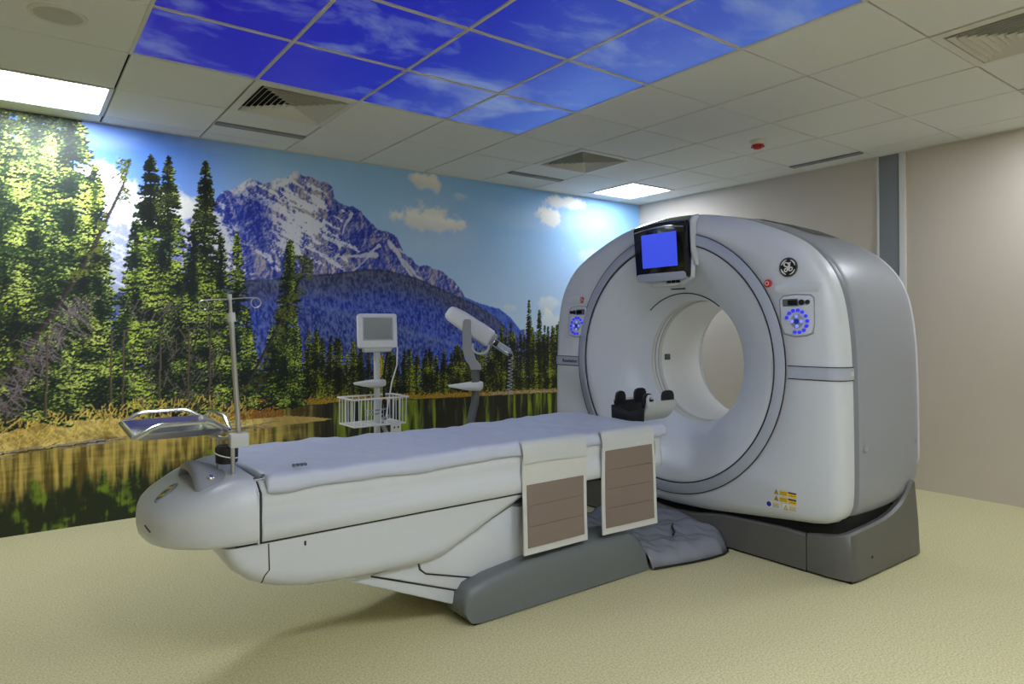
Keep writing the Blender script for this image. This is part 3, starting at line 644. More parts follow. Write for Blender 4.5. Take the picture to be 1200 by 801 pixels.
# recessed top grilles in the silver cover
for sgn in (-1, 1):
    obj('top_grille', loft([[(x, GC + sgn * dy, interp(dy, OUT[:10]) + .0135 - (.004 if 3.16 < x < 3.44 else 0)) for dy in (.34, .42, .50, .58, .66, .72)] for x in (3.12, 3.13, 3.28, 3.42, 3.43)], closed=False), M['base'], gan)
# grey ring on the face, open at the top where the screen sits
a_gap0, a_gap1 = R(90 - 14), R(90 + 14)
obj('ring_band', lathe_x([(XFACE + .03, .788), (XFACE - .006, .786), (XFACE - .010, .780), (XFACE - .010, .731), (XFACE - .004, .726), (XFACE + .03, .724)], GC, GZ, 140, a_gap1, a_gap0 + 2 * math.pi), M['band'], gan)
for r_ in (.7875, .7225):
    obj('ring_seam', lathe_x([(XFACE - .002, r_ - .003), (XFACE - .006, r_ - .003), (XFACE - .006, r_ + .003), (XFACE - .002, r_ + .003)], GC, GZ, 140), M['seam'], gan)
fun = obj('bore_funnel', lathe_x([(XFACE + .03, .722), (XFACE + .004, .7205), (XFACE + .002, .715), (XFACE + .012, .68), (XFACE + .032, .62), (XFACE + .062, .55), (XFACE + .10, .487), (XFACE + .145, .44), (XFACE + .195, .412), (XFACE + .25, .394), (XFACE + .30, .384)], GC, GZ, 128), M['face'], gan, 60)
obj('bore_tube', lathe_x([(3.13, .380), (3.3, .378), (3.45, .378), (3.535, .380)], GC, GZ, 96), M['liner'], gan, 60)
for xa, xb, r_, mt_ in ((3.036, 3.044, .384, 'gold'), (3.044, 3.070, .386, 'white'), (3.070, 3.077, .390, 'black'), (3.077, 3.100, .386, 'face'), (3.100, 3.108, .383, 'gold'), (3.108, 3.130, .381, 'white')):
    obj('bore_ring', lathe_x([(xa, r_ + .008), (xa, r_), (xb, r_), (xb, r_ + .008)], GC, GZ, 96), M[mt_], gan, 30)
# laser window groove arc above the bore, and the little window inside it
obj('laser_groove', tube([(XFACE + .163, GC + .427 * math.cos(a), GZ + .427 * math.sin(a)) for a in [R(50 + 78 * k / 24) for k in range(25)]], .0035, 6), M['seam'], gan)
obj('bore_window', box(3.16, 3.205, GC + .363, GC + .379, GZ - .01, GZ + .03, .004), M['polegrey'], gan)
# horizontal grey bands at the waist
Zb0, Zb1 = .993, 1.052
for sgn in (-1, 1):
    ysec = 1.077
    poly = [(XFACE - .004, .80), (XFACE - .004, ysec - .075), (XFACE + .004, ysec - .042), (XFACE + .020, ysec - .017), (XFACE + .046, ysec - .003), (XFACE + .08, ysec + .003), (XFACE + .116, ysec + .004), (XFACE + .116, ysec - .04), (XFACE + .02, ysec - .06), (XFACE + .006, .80)]
    poly = [(x, GC + sgn * y) for x, y in poly]
    b_ = obj('waist_band', prism(poly, 'z', Zb0, Zb1), M['band'], gan, 30)
    obj('band_bolt', cyl((XFACE + .098, GC + sgn * (ysec + .001), (Zb0 + Zb1) / 2), (XFACE + .098, GC + sgn * (ysec + .007), (Zb0 + Zb1) / 2), .012, 16), M['paintgrey'], b_)
    for z in (Zb0 - .003, Zb1 + .003): obj('band_seam', prism([(x + (.0012 if k > 6 else 0), y) for k, (x, y) in enumerate(poly)], 'z', z - .002, z + .002), M['seam'], b_, 30)
# side cover fasteners
for x, z in ((2.955, .64), (3.57, .615)):
    obj('fastener', xf(lathe_z([(0, .019), (.003, .018), (.006, .013), (.007, .0005)], 0, 0, 20), Matrix.Translation((x, GC - 1.083 + (.02 if x > 3.3 else -.003), z)) @ Matrix.Rotation(R(90), 4, 'X')), M['silver'], gan)
# screen head on the top of the ring
obj('screen_fairing', loft([[(XFACE + .01, GC + s * h, z) for s, h, z in ((1, .21, 1.90), (1, .205, 1.55), (1, .10, 1.50), (-1, .10, 1.50), (-1, .205, 1.55), (-1, .222, 1.90))], [(XFACE - .012, GC + s * h, z) for s, h, z in ((1, .20, 1.895), (1, .195, 1.56), (1, .09, 1.51), (-1, .09, 1.51), (-1, .195, 1.56), (-1, .212, 1.895))]], True, False, True), M['white'], gan, 40)
ph = Matrix.Translation((XFACE - .03, GC + .002, 1.715)) @ Matrix.Rotation(R(-4), 4, 'Y')
hd = obj('screen_head', xf(prism([(y * (1 + .12 * z), z) for y, z in rrect(0, 0, .400, .335, .022)], 'x', -.032, .03, .008), ph), M['bezel'], gan, 40)
obj('display_screen', xf(prism(rrect(0, .012, .272, .205, .004), 'x', -.0345, -.032), ph), M['screen'], hd)
obj('screen_lip', xf(prism(rrect(0, -.150, .384, .05, .02), 'x', -.036, -.008, .006), ph), M['band'], hd)
obj('screen_trim', xf(tube([(-.034, y, .128 + .022 * math.cos(y / .2 * 1.4)) for y in np.linspace(-.19, .19, 16)], .003, 6), ph), M['band'], hd)
obj('head_cheek', prism([(XFACE + .03, 1.925), (XFACE - .02, 1.908), (XFACE - .042, 1.88), (XFACE - .030, 1.70), (XFACE + .003, 1.62), (XFACE + .03, 1.62)], 'y', GC - .226, GC - .202, .010, 3), M['white'], gan, 50)
obj('head_cap', loft([[(x, GC + y, z + (-.012 * (abs(y) / .21) ** 2)) for y in np.linspace(-.21, .206, 12)] for x, z in ((XFACE - .055, 1.875), (XFACE - .05, 1.893), (XFACE + .0, 1.915), (XFACE + .06, 1.935))], closed=False), M['bezel'], gan)
for k in range(3): obj('intercom_slot', box(XFACE - .016, XFACE - .011, GC - .115 + k * .035, GC - .086 + k * .035, 1.524, 1.540), M['ink'], gan, 0)
obj('intercom_slit', box(XFACE - .012, XFACE + .012, GC - .135, GC - .045, 1.484, 1.491), M['ink'], gan, 0)

# control panels either side of the ring
disc_cache = {}
def disc(name, y, z, r, depth, mt_, parent, x=XFACE):
    key = (round(r, 4), mt_, depth)
    if key not in disc_cache:
        disc_cache[key] = mesh(name, xf(lathe_z([(0, r), (depth * .7, r), (depth, r * .8), (depth, .0004)], 0, 0, 16), Matrix.Rotation(R(-90), 4, 'Y')), M[mt_], 40)
    return inst(name, disc_cache[key], (x, y, z), parent)
def panel(cy, cz, sgn, shear):
    def S(p): return (cy + p[0] * (1 + .0 * p[1]) + shear * (p[1]), cz + p[1])
    pl = obj('control_panel', prism([S(p) for p in [(-.092, .085), (-.075, .10), (0, .106), (.07, .098), (.088, .08), (.090, -.04), (.075, -.088), (.02, -.103), (-.04, -.098), (-.075, -.085), (-.085, -.04)]], 'x', XFACE - .008, XFACE + .004, .003), M['white'], gan, 40)
    obj('panel_outline', tube([(XFACE - .0015, *S((p[0] * 1.05, p[1] * 1.05))) for p in [(-.092, .085), (-.075, .10), (0, .106), (.07, .098), (.088, .08), (.090, -.04), (.075, -.088), (.02, -.103), (-.04, -.098), (-.075, -.085), (-.085, -.04)]], .0025, 6, closed=True), M['armgrey'], pl)
    obj('panel_brow', loft([[(XFACE + .001, cy + y, cz + .185 - .2 * y * y * 8) for y in np.linspace(-.13, .13, 9)], [(XFACE - .012, cy + y, cz + .150 - .1 * y * y * 8) for y in np.linspace(-.12, .12, 9)], [(XFACE + .001, cy + y, cz + .118) for y in np.linspace(-.11, .11, 9)]], closed=False), M['white'], gan, 60)
    d = obj('readout', prism([S(p) for p in rrect(sgn * .03, .068, .085, .038, .004, 2)], 'x', XFACE - .0095, XFACE - .004), M['polegrey'], pl, 0)
    obj('readout_glass', prism([S(p) for p in rrect(sgn * .018, .068, .05, .026, .002, 2)], 'x', XFACE - .0105, XFACE - .006), M['bezel'], d, 0)
    for yy, r_ in ((-.032 * sgn, .015), (-.064 * sgn, .012)): disc('knob', *S((yy, .068)), r_, .012, 'black', pl, XFACE - .006)
    c = (0.0, -.028)
    disc('pad_disc', *S(c), .036, .006, 'armgrey', pl, XFACE - .005)
    disc('centre_button', *S(c), .013, .012, 'labelblue', pl, XFACE - .006)
    for k in range(4): disc('arrow_button', *S((c[0] + .025 * math.cos(k * math.pi / 2), c[1] + .025 * math.sin(k * math.pi / 2))), .0085, .011, 'blue_pale', pl, XFACE - .006)
    for k in range(11):
        a = R(112 - sgn * 0 + (160 - 26.5 * k)) - R(112) + (0 if sgn > 0 else 0)
        yy = c[0] - sgn * .057 * math.cos(math.pi - a) * (-1 if False else 1); zz = c[1] + .057 * math.sin(a)
        disc('blue_button', *S((-sgn * .057 * math.cos(a), zz)), .0092, .011, 'blue_btn', pl, XFACE - .006)
panel(-1.888, 1.312, 1, .06)
panel(-.232, 1.300, -1, -.10)
# red buttons
for y, z in ((-1.725, 1.486), (-.285, 1.452)):
    b_ = disc('stop_button', y, z, .021, .014, 'red', gan)
    obj('button_mark', tube([(XFACE - .015, y + .010 * math.cos(a), z + .010 * math.sin(a)) for a in [2 * math.pi * k / 14 for k in range(14)]], .0018, 5, closed=True), M['paper'], b_)
# round badge with a curly white monogram
bg_ = disc('round_badge', -1.842, 1.563, .050, .006, 'ink', gan)
by, bz, bx = -1.842, 1.563, XFACE - .0075
def stroke(name, pts, r=.0034, m_='paper'): obj(name, tube([(bx, by - p[0], bz + p[1]) for p in pts], r, 6), M[m_], bg_)
def loop_pts(cx, cy, rx, ry, a0, a1, rot=0, n=16):
    out = []
    for k in range(n + 1):
        a = R(a0 + (a1 - a0) * k / n); x, y = rx * math.cos(a), ry * math.sin(a); c, s = math.cos(R(rot)), math.sin(R(rot)); out.append((cx + x * c - y * s, cy + x * s + y * c))
    return out
obj('badge_rim', tube([(XFACE - .006, by + .0485 * math.cos(a), bz + .0485 * math.sin(a)) for a in [2 * math.pi * k / 40 for k in range(40)]], .0022, 6, closed=True), M['polegrey'], bg_)
for k in range(4):
    a0 = 100 + 90 * k; stroke('badge_swoosh', loop_pts(0, 0, .0385, .0385, a0, a0 + 62, 0, 12), [.0006 + .0032 * math.sin(math.pi * (i + 1) / 15) for i in range(13)])
stroke('badge_letter', [(.004, .024)] + loop_pts(-.011, .014, .012, .010, 40, 300, -30)[:] + [(0, 0), (.010, -.010)])
stroke('badge_letter', loop_pts(-.012, -.014, .009, .0075, 20, 380, 40) + [(.0, .0), (.006, .018), (.014, .024)])
stroke('badge_letter', loop_pts(.013, -.010, .0105, .0085, 120, 470, 20) + [(.008, .006), (.009, .018)])
# warning labels at the foot of the front cover
def label_quad(name, y0, y1, z0, z1, m_, parent=gan, x=XFACE - .0012): return obj(name, box(x, x + .002, min(y0, y1), max(y0, y1), min(z0, z1), max(z0, z1)), M[m_], parent, 0)
def tri(name, y, z, s, m_, parent, x=XFACE - .0012):
    return obj(name, prism([(y - s, z - s * .85), (y + s, z - s * .85), (y, z + s)], 'x', x, x + .002), M[m_], parent, 0)
for z in (.392, .358):
    lb = label_quad('warning_label', -1.782, -1.828, z - .012, z + .012, 'yellow')
    tri('warning_triangle', -1.764, z, .013, 'ink', lb); tri('triangle_fill', -1.764, z - .001, .0095, 'yellow', lb, XFACE - .0018); tri('triangle_mark', -1.764, z - .002, .004, 'ink', lb, XFACE - .0024)
    l2 = label_quad('warning_label', -1.832, -1.876, z - .013, z + .012, 'yellow'); label_quad('label_heading', -1.832, -1.876, z + .005, z + .012, 'ink', l2, XFACE - .0018)
    for q in range(2): label_quad('print_line', -1.787, -1.823, z - .006 + q * .009, z - .004 + q * .009, 'ink', lb, XFACE - .0018)
    label_quad('print_line', -1.845, -1.870, z - .006, z - .004, 'ink', l2, XFACE - .0018)
lb = label_quad('notice_label', -1.705, -1.783, .306, .336, 'paper'); disc('mandatory_disc', -1.722, .321, .0135, .002, 'labelblue', lb, XFACE - .001)
label_quad('notice_heading', -1.742, -1.780, .326, .333, 'yellow', lb, XFACE - .0018)
for q in range(3): label_quad('print_line', -1.742, -1.780, .310 + q * .0055, .312 + q * .0055, 'polegrey', lb, XFACE - .0018)
lb = label_quad('notice_label', -1.800, -1.878, .306, .336, 'paper'); tri('notice_triangle', -1.818, .320, .013, 'ink', lb, XFACE - .0018); tri('triangle_fill', -1.818, .319, .0095, 'yellow', lb, XFACE - .0024)
label_quad('notice_heading', -1.836, -1.876, .326, .333, 'yellow', lb, XFACE - .0018)
for q in range(3): label_quad('print_line', -1.836, -1.876, .310 + q * .0055, .312 + q * .0055, 'polegrey', lb, XFACE - .0018)
# lettering on the left waist band (built-in font)
def lettering(text, size, loc, mt_, parent, rot):
    cu = bpy.data.curves.new('lettering', 'FONT'); cu.body = text; cu.size = size; cu.extrude = .0006; cu.align_x = 'CENTER'; cu.align_y = 'CENTER'
    tmp = bpy.data.objects.new('tmp', cu); COL.objects.link(tmp); bpy.context.view_layer.update()
    me = bpy.data.meshes.new_from_object(tmp.evaluated_get(bpy.context.evaluated_depsgraph_get())); bpy.data.objects.remove(tmp); me.name = 'lettering'
    me.materials.clear(); me.materials.append(M[mt_])
    return inst('lettering', me, loc, parent, rot)
lettering('Revolution', .036, (XFACE - .0052, GC + .885, 1.022), 'ink', gan, (R(90), 0, R(-90)))
# base: long saucer with two end blocks
prof = [(1.0, .195), (.86, .20), (.6, .193), (.4, .185), (.2, .155), (0, .143)]
bt = [(-p[0], p[1]) for p in prof] + [(p[0], p[1]) for p in prof[::-1][1:]]
def bsec(x, dz=0, ins=0): return [(x, GC - .87 + ins, 0.012)] + [(x, GC + y * .87, z + dz) for y, z in bt] + [(x, GC + .87 - ins, 0.012)]
bs = obj('base', loft([bsec(2.775, -.01), bsec(2.785), bsec(3.5), bsec(3.52, -.01)], True, True, True), M['base'], gan, 30)
obj('gap_shade_fill', prism(rrect(3.115, GC, .62, 2.09, .05), 'z', .13, .30), M['void'], gan, 0)  # black filler standing for the shade between body and base
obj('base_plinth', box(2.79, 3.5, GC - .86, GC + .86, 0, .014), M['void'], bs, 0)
for sgn in (-1, 1):
    rings = []
    for x, o_, zt in ((2.778, .86, .20), (2.79, 1.06, .225), (2.806, 1.088, .236), (2.83, 1.098, .243), (2.86, 1.10, .246), (3.0, 1.10, .252), (3.14, 1.10, .262), (3.24, 1.10, .281), (3.33, 1.10, .310), (3.40, 1.10, .352), (3.455, 1.10, .408), (3.475, 1.10, .42), (3.49, 1.099, .41)):
        tx = (3.52 - 3.455) * (1 if x > 3.45 else 0)
        zi = .20 if x < 3.3 else .2 + (x - 3.3) * .3
        if o_ < 1: rings.append([(x, GC + sgn * .872, .012), (x, GC + sgn * 1.0, .012), (x, GC + sgn * 1.01, .10), (x, GC + sgn * 1.005, .198), (x, GC + sgn * .98, .201), (x, GC + sgn * .872, .2)]); continue
        sh = .035 if x > 3.44 else 0
        rings.append([(x + sh, GC + sgn * .872, .012), (x + sh, GC + sgn * (o_ + .006), .012), (x + sh * .6, GC + sgn * (o_ + .002), zt * .5), (x, GC + sgn * (o_ - .006), zt - .008), (x, GC + sgn * (o_ - .022), zt), (x, GC + sgn * .872, zi)])
    eb = obj('base_end_block', loft(rings, True, True, True), M['base'], gan, 32)
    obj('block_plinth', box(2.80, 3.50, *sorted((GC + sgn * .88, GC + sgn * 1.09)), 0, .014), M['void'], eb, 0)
    obj('block_joint', box(2.7765, 2.79, *sorted((GC + sgn * .868, GC + sgn * .874)), .012, .2), M['ink'], eb, 0)
    obj('screw_hole', cyl((2.98, GC + sgn * 1.1045, .10), (2.98, GC + sgn * 1.1065, .10), .007, 10), M['ink'], eb)

# ---------------------------------------------------------------- patient table
TC = -1.035
tab = thing('patient_table', (1.2, TC, 0), 'long white patient table on grey floor pods in front of the scanner', 'patient table')
half = [(.30, .515), (.335, .518), (.345, .528), (.348, .56), (.347, .585), (.341, .605), (.338, .625), (.340, .645), (.343, .665), (.340, .69), (.330, .712), (.312, .724), (.29, .727), (.27, .720)]
def shell_sec(x, s=1.0, zs=1.0):
    L_ = [(TC - y * s, .515 + (z - .515) * zs) for y, z in half]; Rr = [(TC + y * s, .515 + (z - .515) * zs) for y, z in half[::-1]]
    return [(x, y, z) for y, z in L_] + [(x, y, z) for y, z in Rr]
shell = obj('table_shell', loft([shell_sec(.216, .985), shell_sec(.222), shell_sec(1.0), shell_sec(2.0), shell_sec(2.22), shell_sec(2.27, .99, .99), shell_sec(2.30, .96, .96), shell_sec(2.315, .90, .9)], True, True, True), M['white'], tab, 40)
# rounded foot end
def nose_ring(s, z, n=40):
    pts = []
    for k in range(n + 1):
        a = -math.pi / 2 + math.pi * k / n; c = abs(math.cos(a)) ** .82; y = math.copysign(abs(math.sin(a)) ** .9, math.sin(a))
        x = .208 - .325 * s * c; yy = TC + .348 * (s if s > .9 else .35 * s + .585) * y
        f = min(1, max(0, (x + .117) / .325)); f = f * f * (3 - 2 * f)
        pts.append((x, yy, .512 + (z - .512) * (.70 + .30 * f) - .015 * 0))
    return pts
nose = obj('foot_end', loft([nose_ring(.90, .512), nose_ring(.955, .518), nose_ring(.985, .535), nose_ring(1, .57), nose_ring(1, .62), nose_ring(.99, .655), nose_ring(.965, .685), nose_ring(.915, .708), nose_ring(.82, .724), nose_ring(.6, .733), nose_ring(.3, .737), nose_ring(.02, .738)], False), M['white'], tab, 55)
obj('foot_end_back', prism([(TC - .345, .515), (TC - .345, .69), (TC - .30, .722), (TC + .30, .722), (TC + .345, .69), (TC + .345, .515)], 'x', .205, .21), M['white'], nose)
obj('end_seam', prism([(TC - .346, .516), (TC - .346, .69), (TC - .30, .720), (TC + .30, .720), (TC + .346, .69), (TC + .346, .516)], 'x', .209, .217), M['seam'], tab)
# grab cowl arching over the foot end
cowl = []
for x, wdt, hgt, zb in ((.036, .158, .072, .684), (.042, .175, .088, .684), (.06, .185, .092, .686), (.095, .20, .074, .692), (.125, .215, .054, .698), (.155, .23, .034, .704), (.185, .25, .018, .708), (.205, .265, .010, .710)):
    cowl.append([(x, TC - .045 * (1 - (x - .03) / .18) + wdt * math.cos(a) * -1, zb - .006 + hgt * abs(math.sin(a)) ** .8) for a in [math.pi * k / 20 for k in range(21)]])
inner = [[(x + .020, TC - .045 - .86 * .165 * math.cos(a), .678 + .066 * abs(math.sin(a)) ** .8) for a in [math.pi * k / 20 for k in range(21)]] for x in (.016,)] + [[(.12, TC - .02 - .09 * math.cos(a), .70 + .03 * abs(math.sin(a))) for a in [math.pi * k / 20 for k in range(21)]]]
cw = obj('grab_cowl', loft([inner[1], inner[0]] + cowl, False), M['silver'], tab, 60)
obj('cowl_button', xf(lathe_z([(0, .014), (.006, .013), (.010, .007), (.011, .0004)], 0, 0, 18), Matrix.Translation((.085, TC - .19, .732)) @ Matrix.Rotation(R(62), 4, 'X')), M['chrome'], cw)
# oval control pad on the foot end
PM = Matrix.Translation((-.032, -1.088, .6735)) @ Matrix.Rotation(R(-23), 4, 'Y') @ Matrix.Rotation(R(49), 4, 'Z')
pad = obj('oval_pad', xf(lathe_z([(-.004, .070), (.003, .068), (.005, .060), (.005, .0005)], 0, 0, 28), PM @ Matrix.Diagonal((1, .34, 1, 1))), M['armgrey'], tab)
for k in range(6): obj('pad_key', xf(box(-.050 + k * .0175, -.038 + k * .0175, -.009, .009, .005, .0068), PM), M['yellow'] if k in (1, 4) else M['polegrey'], pad, 0)
obj('bumper_slot', tube([(-.110 + .3 * (y * y), TC + y * 1.2 - .13, .585) for y in np.linspace(-.07, .01, 8)], .0025, 5), M['seam'], nose)
# rail clip where posts are fixed
obj('rail_clip', join(box(.205, .245, TC - .30, TC - .262, .722, .732, .002), box(.235, .25, TC - .292, TC - .27, .722, .74)), M['chrome'], tab)
# lower hull
hull = [(.095, .508), (.105, .47), (.135, .42), (.19, .375), (.27, .338), (.38, .312), (.55, .297), (.75, .29), (.90, .289), (.97, .30), (1.08, .348), (1.25, .428), (1.43, .508)]
def hull_sec(y, ins):
    n = len(hull); out = []
    cx_, cz_ = .72, .508
    for x, z in hull:
        f = 1 - ins * 2.0; out.append((cx_ + (x - cx_) * (1 - ins * .5), y, cz_ + (z - cz_) * f))
    return out
hs = [(-.325, .16), (-.322, .10), (-.312, .05), (-.295, .018), (-.27, 0), (.27, 0), (.295, .018), (.312, .05), (.322, .10), (.325, .16)]
hu = obj('lower_hull', loft([hull_sec(TC + y, i_) for y, i_ in hs], True, True, True), M['white'], tab, 45)
def hull_pt(y, ins, k):
    p = hull_sec(TC + y, ins); i_ = int(k); f = k - i_; return tuple(Vector(p[i_]) * (1 - f) + Vector(p[i_ + 1]) * f)
obj('hull_seam', tube([(.245, TC - .3258, .505), hull_pt(-.3258, .16, 3.2)] + [hull_pt(y - (.0008 if y < -.3 else 0), i_, 3.2 + q * .12) for q, (y, i_) in enumerate(hs[1:5])] + [hull_pt(.0, 0, 3.75)], .0022, 6), M['seam'], hu)
obj('hull_gap', box(.14, 2.24, TC - .318, TC + .318, .506, .517), M['seam'], tab, 0)
obj('hull_clip', box(.372, .378, TC - .329, TC - .324, .475, .49), M['ink'], hu, 0)
obj('hull_clip', box(.165, .18, TC - .315, TC - .30, .478, .492), M['polegrey'], hu, 0)
# slanted leg covers (three overlapping plates) between hull and floor pods
lw = obj('leg_cover', prism([(.52, .30), (1.03, .075), (1.12, .05), (1.62, .05), (1.62, .40), (1.35, .46), (.98, .32)], 'y', TC - .262, TC + .262, .012), M['white'], tab, 30)
obj('leg_plate', prism([(.66, .285), (1.07, .130), (1.20, .15), (1.58, .22), (1.58, .40), (1.33, .455), (.98, .315)], 'y', TC - .272, TC - .26, .005), M['white'], lw, 30)
obj('leg_plate', prism([(.865, .305), (.875, .265), (.90, .243), (1.14, .172), (1.57, .23), (1.57, .40), (1.34, .45), (.99, .322)], 'y', TC - .281, TC - .271, .005), M['white'], lw, 30)
obj('plate_groove', tube([(.66, TC - .2635, .279), (1.07, TC - .2635, .124)], .003, 6), M['seam'], lw)
obj('plate_groove', tube([(.862, TC - .2735, .305), (.872, TC - .2735, .263), (.90, TC - .2735, .239), (1.14, TC - .2735, .168)], .003, 6), M['seam'], lw)
obj('lift_post', box(1.66, 1.74, TC - .20, TC + .20, .05, .50, .01), M['polegrey'], tab)
# floor pods either side and the plate between
podp = [(1.105, 0.006), (1.058, .03), (1.038, .08), (1.046, .131), (1.075, .165), (1.17, .192), (1.38, .214), (1.60, .226), (1.80, .230), (1.95, .228), (2.04, .218), (2.11, .180), (2.155, .11), (2.172, .03), (2.174, .006)]
def pod_sec(y, ins, dz):
    out = []
    for x, z in podp:
        xx = 1.6 + (x - 1.6) * (1 - ins); out.append((xx, y, max(.006, z * (1 - dz)) if z > .007 else .006))
    return out
for sgn in (-1, 1):
    secs = [(.365, .06, .55), (.362, .03, .32), (.352, .012, .15), (.335, .003, .06), (.31, 0, .015), (.27, 0, 0), (.19, 0, 0), (.175, .01, .05), (.17, .02, .3)]
    secs = [(.360, .028, .5), (.358, .015, .30), (.350, .006, .14), (.335, .001, .05), (.31, 0, .01), (.27, 0, 0), (.19, 0, 0), (.175, .01, .05), (.17, .02, .3)]
    pd = obj('floor_pod', loft([pod_sec(TC + sgn * y, i_, d_) for y, i_, d_ in secs], True, True, True), M['pod'], tab, 50)
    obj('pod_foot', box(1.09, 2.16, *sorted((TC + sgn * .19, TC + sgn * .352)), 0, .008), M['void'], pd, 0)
obj('base_plate', box(1.15, 2.15, TC - .2, TC + .2, .004, .055, .006), M['base'], tab)

# ---------------------------------------------------------------- mattress with its loose cover
def mattress():
    rng = np.random.default_rng(3); nx, ny = 220, 56; V, Fc = [], []
    for i in range(nx + 1):
        x = .235 + (2.325 - .235) * i / nx
        for j in range(ny + 1):
            s = -1 + 2 * j / ny                       # across, arc-length like
            a = abs(s)
            if a < .84: y = .318 * a / .84; z = .735 + .008 * (a / .84) ** 3
            elif a < .93: q = (a - .84) / .09; y = .318 + .020 * math.sin(q * math.pi / 2); z = .743 - .018 * (1 - math.cos(q * math.pi / 2))
            else: q = (a - .93) / .07; y = .338 + .009 * q; z = .725 - .040 * q - (.003 * math.sin(x * 9) + .002 * math.sin(x * 23 + 1)) * q
            wv = 0
            for k, (fx, fy, am, ph_) in enumerate(((7, 5, .0026, .3), (15, -9, .0020, 1.2), (29, 19, .0016, 2.1), (47, -27, .0014, .5), (63, 38, .0009, 1.0))):
                wv += am * math.sin(fx * x + fy * s * .35 + ph_ + 1.7 * math.sin(2.3 * x + k))
            far = max(0, s) ** 2
            z += wv * (1 if a < .93 else .5) + .006 * far * math.sin(3.1 * x + .6) + .004 * far * math.sin(22 * x + 14 * s)
            if a > .85: y += .0015 * math.sin(17 * x + 3 * math.sin(4 * x)) * (a - .85) / .15
            e = min((x - .235) / .03, (2.325 - x) / .05, 1); e = math.sqrt(max(0, 1 - (1 - e) ** 2)); z = .70 + (z - .70) * (.55 + .45 * e)
            V.append((x, TC + math.copysign(y, s) if s else TC, z))
    n = ny + 1
    for i in range(nx):
        for j in range(ny): Fc.append((i * n + j, i * n + j + 1, (i + 1) * n + j + 1, (i + 1) * n + j))
    return V, Fc
ms = obj('mattress_cover', mattress(), M['sheet'], None, 80)
sol = ms.modifiers.new('thickness', 'SOLIDIFY'); sol.thickness = .003; sol.offset = 1
tag(ms, 'blue grey vinyl mattress cover spread along the patient table', 'mattress')
for k in range(4): obj('print_mark', box(.36 + k * .014, .368 + k * .014, TC - .25, TC - .232, .747, .756), M['polegrey'], ms, 0)

# ---------------------------------------------------------------- shielding flaps hanging over the near edge
def flap(x0, x1, ztop, zbrown, zbot, nseg, label, bow, xm):
    yb = TC - .352
    t = thing('shield_flap', ((x0 + x1) / 2, yb, zbot), label, 'shield flap', 'shielding flaps on the table side')
    def yy(x, z): return yb - .008 - .012 * max(0, (ztop - z)) - bow * max(0, (x - x0) / (x1 - x0)) ** 2 * max(0, (ztop - z)) - .003 * math.sin(9 * z + 4 * x)
    def zz(x, z): return z - (.02 * math.sin((x - x0) / (x1 - x0) * math.pi)) * bow * 6 * (ztop - z)
    def sheet(xa, xb, za, zb_, dy, th, n=8):
        rr = []
        for k in range(n + 1):
            z = zb_ + (za - zb_) * k / n
            rr.append([(x, yy(x, z) - dy, zz(x, z)) for x in np.linspace(xa, xb, 7)] + [(x, yy(x, z) - dy + th, zz(x, z)) for x in np.linspace(xb, xa, 7)])
        return loft(rr, True, True, True)
    obj('backing', sheet(x0, x1, ztop - .03, zbot, 0, .006), M['trimwhite'], t, 40)
    top = [[(x, TC - y + .001 * math.sin(40 * x), z + .004 * math.sin(14 * x) * (k > 1)) for x in np.linspace(x0, x1, 10)] for k, (y, z) in enumerate(((.315, .746), (.330, .747), (.342, .742), (.353, .730), (.360, .71), (.364, .68), (.366, ztop - .05)))]
    obj('top_overlap', loft(top, False), M['paintgrey'], t, 60)
    h = (zbrown - (zbot + .03)) / nseg
    for k in range(nseg):
        za = zbrown - k * h - .0008; zb_ = zbrown - (k + 1) * h + .0008
        obj('fabric_panel', sheet(x0 + xm, x1 - xm, za, zb_, .004, .005, 4), M['brown'], t, 40)
flap(1.345, 1.730, .70, .555, .245, 3, 'shield flap with lower brown panel, nearer the foot end of the table', .0, .022)
flap(1.832, 2.205, .70, .655, .245, 4, 'shield flap with full brown panel, nearer the scanner', .05, .022)
# small loose corner of plastic at the table's head end
cp = obj('plastic_drape', loft([[(2.215 + .02 * k / 6, TC - .33 - .025 * math.sin(k / 6 * math.pi) , .735 - .035 * k + .0)] + [(2.215 + .105 * (1 - .55 * k / 6) * f, TC - .345 + .15 * f * f - .010 * math.sin(5 * f + k), .735 - .034 * k - .02 * f * (k > 0)) for f in (.33, .66, 1)] for k in range(7)], False), M['sheet'], ms, 70)

# ---------------------------------------------------------------- head holder at the cradle end
t = thing('head_holder', (2.52, TC, .71), 'black padded head holder with a white shell at the scanner end of the table', 'head holder')
def trough(r, a0, a1, zc, n=14): return [(TC + r * math.sin(R(a)), zc - r * math.cos(R(a))) for a in np.linspace(a0, a1, n)]
zc = .842
outp, inp = trough(.136, -86, 86, zc), trough(.126, -86, 86, zc)
sh = obj('shell', loft([[(x, y, z) for y, z in outp] + [(x, y, z) for y, z in inp[::-1]] for x in (2.41, 2.42, 2.54, 2.655, 2.66)], True, True, True), M['paintgrey'], t, 50)
obj('mount', box(2.318, 2.50, TC - .09, TC + .09, .688, .704, .005), M['paintgrey'], t)
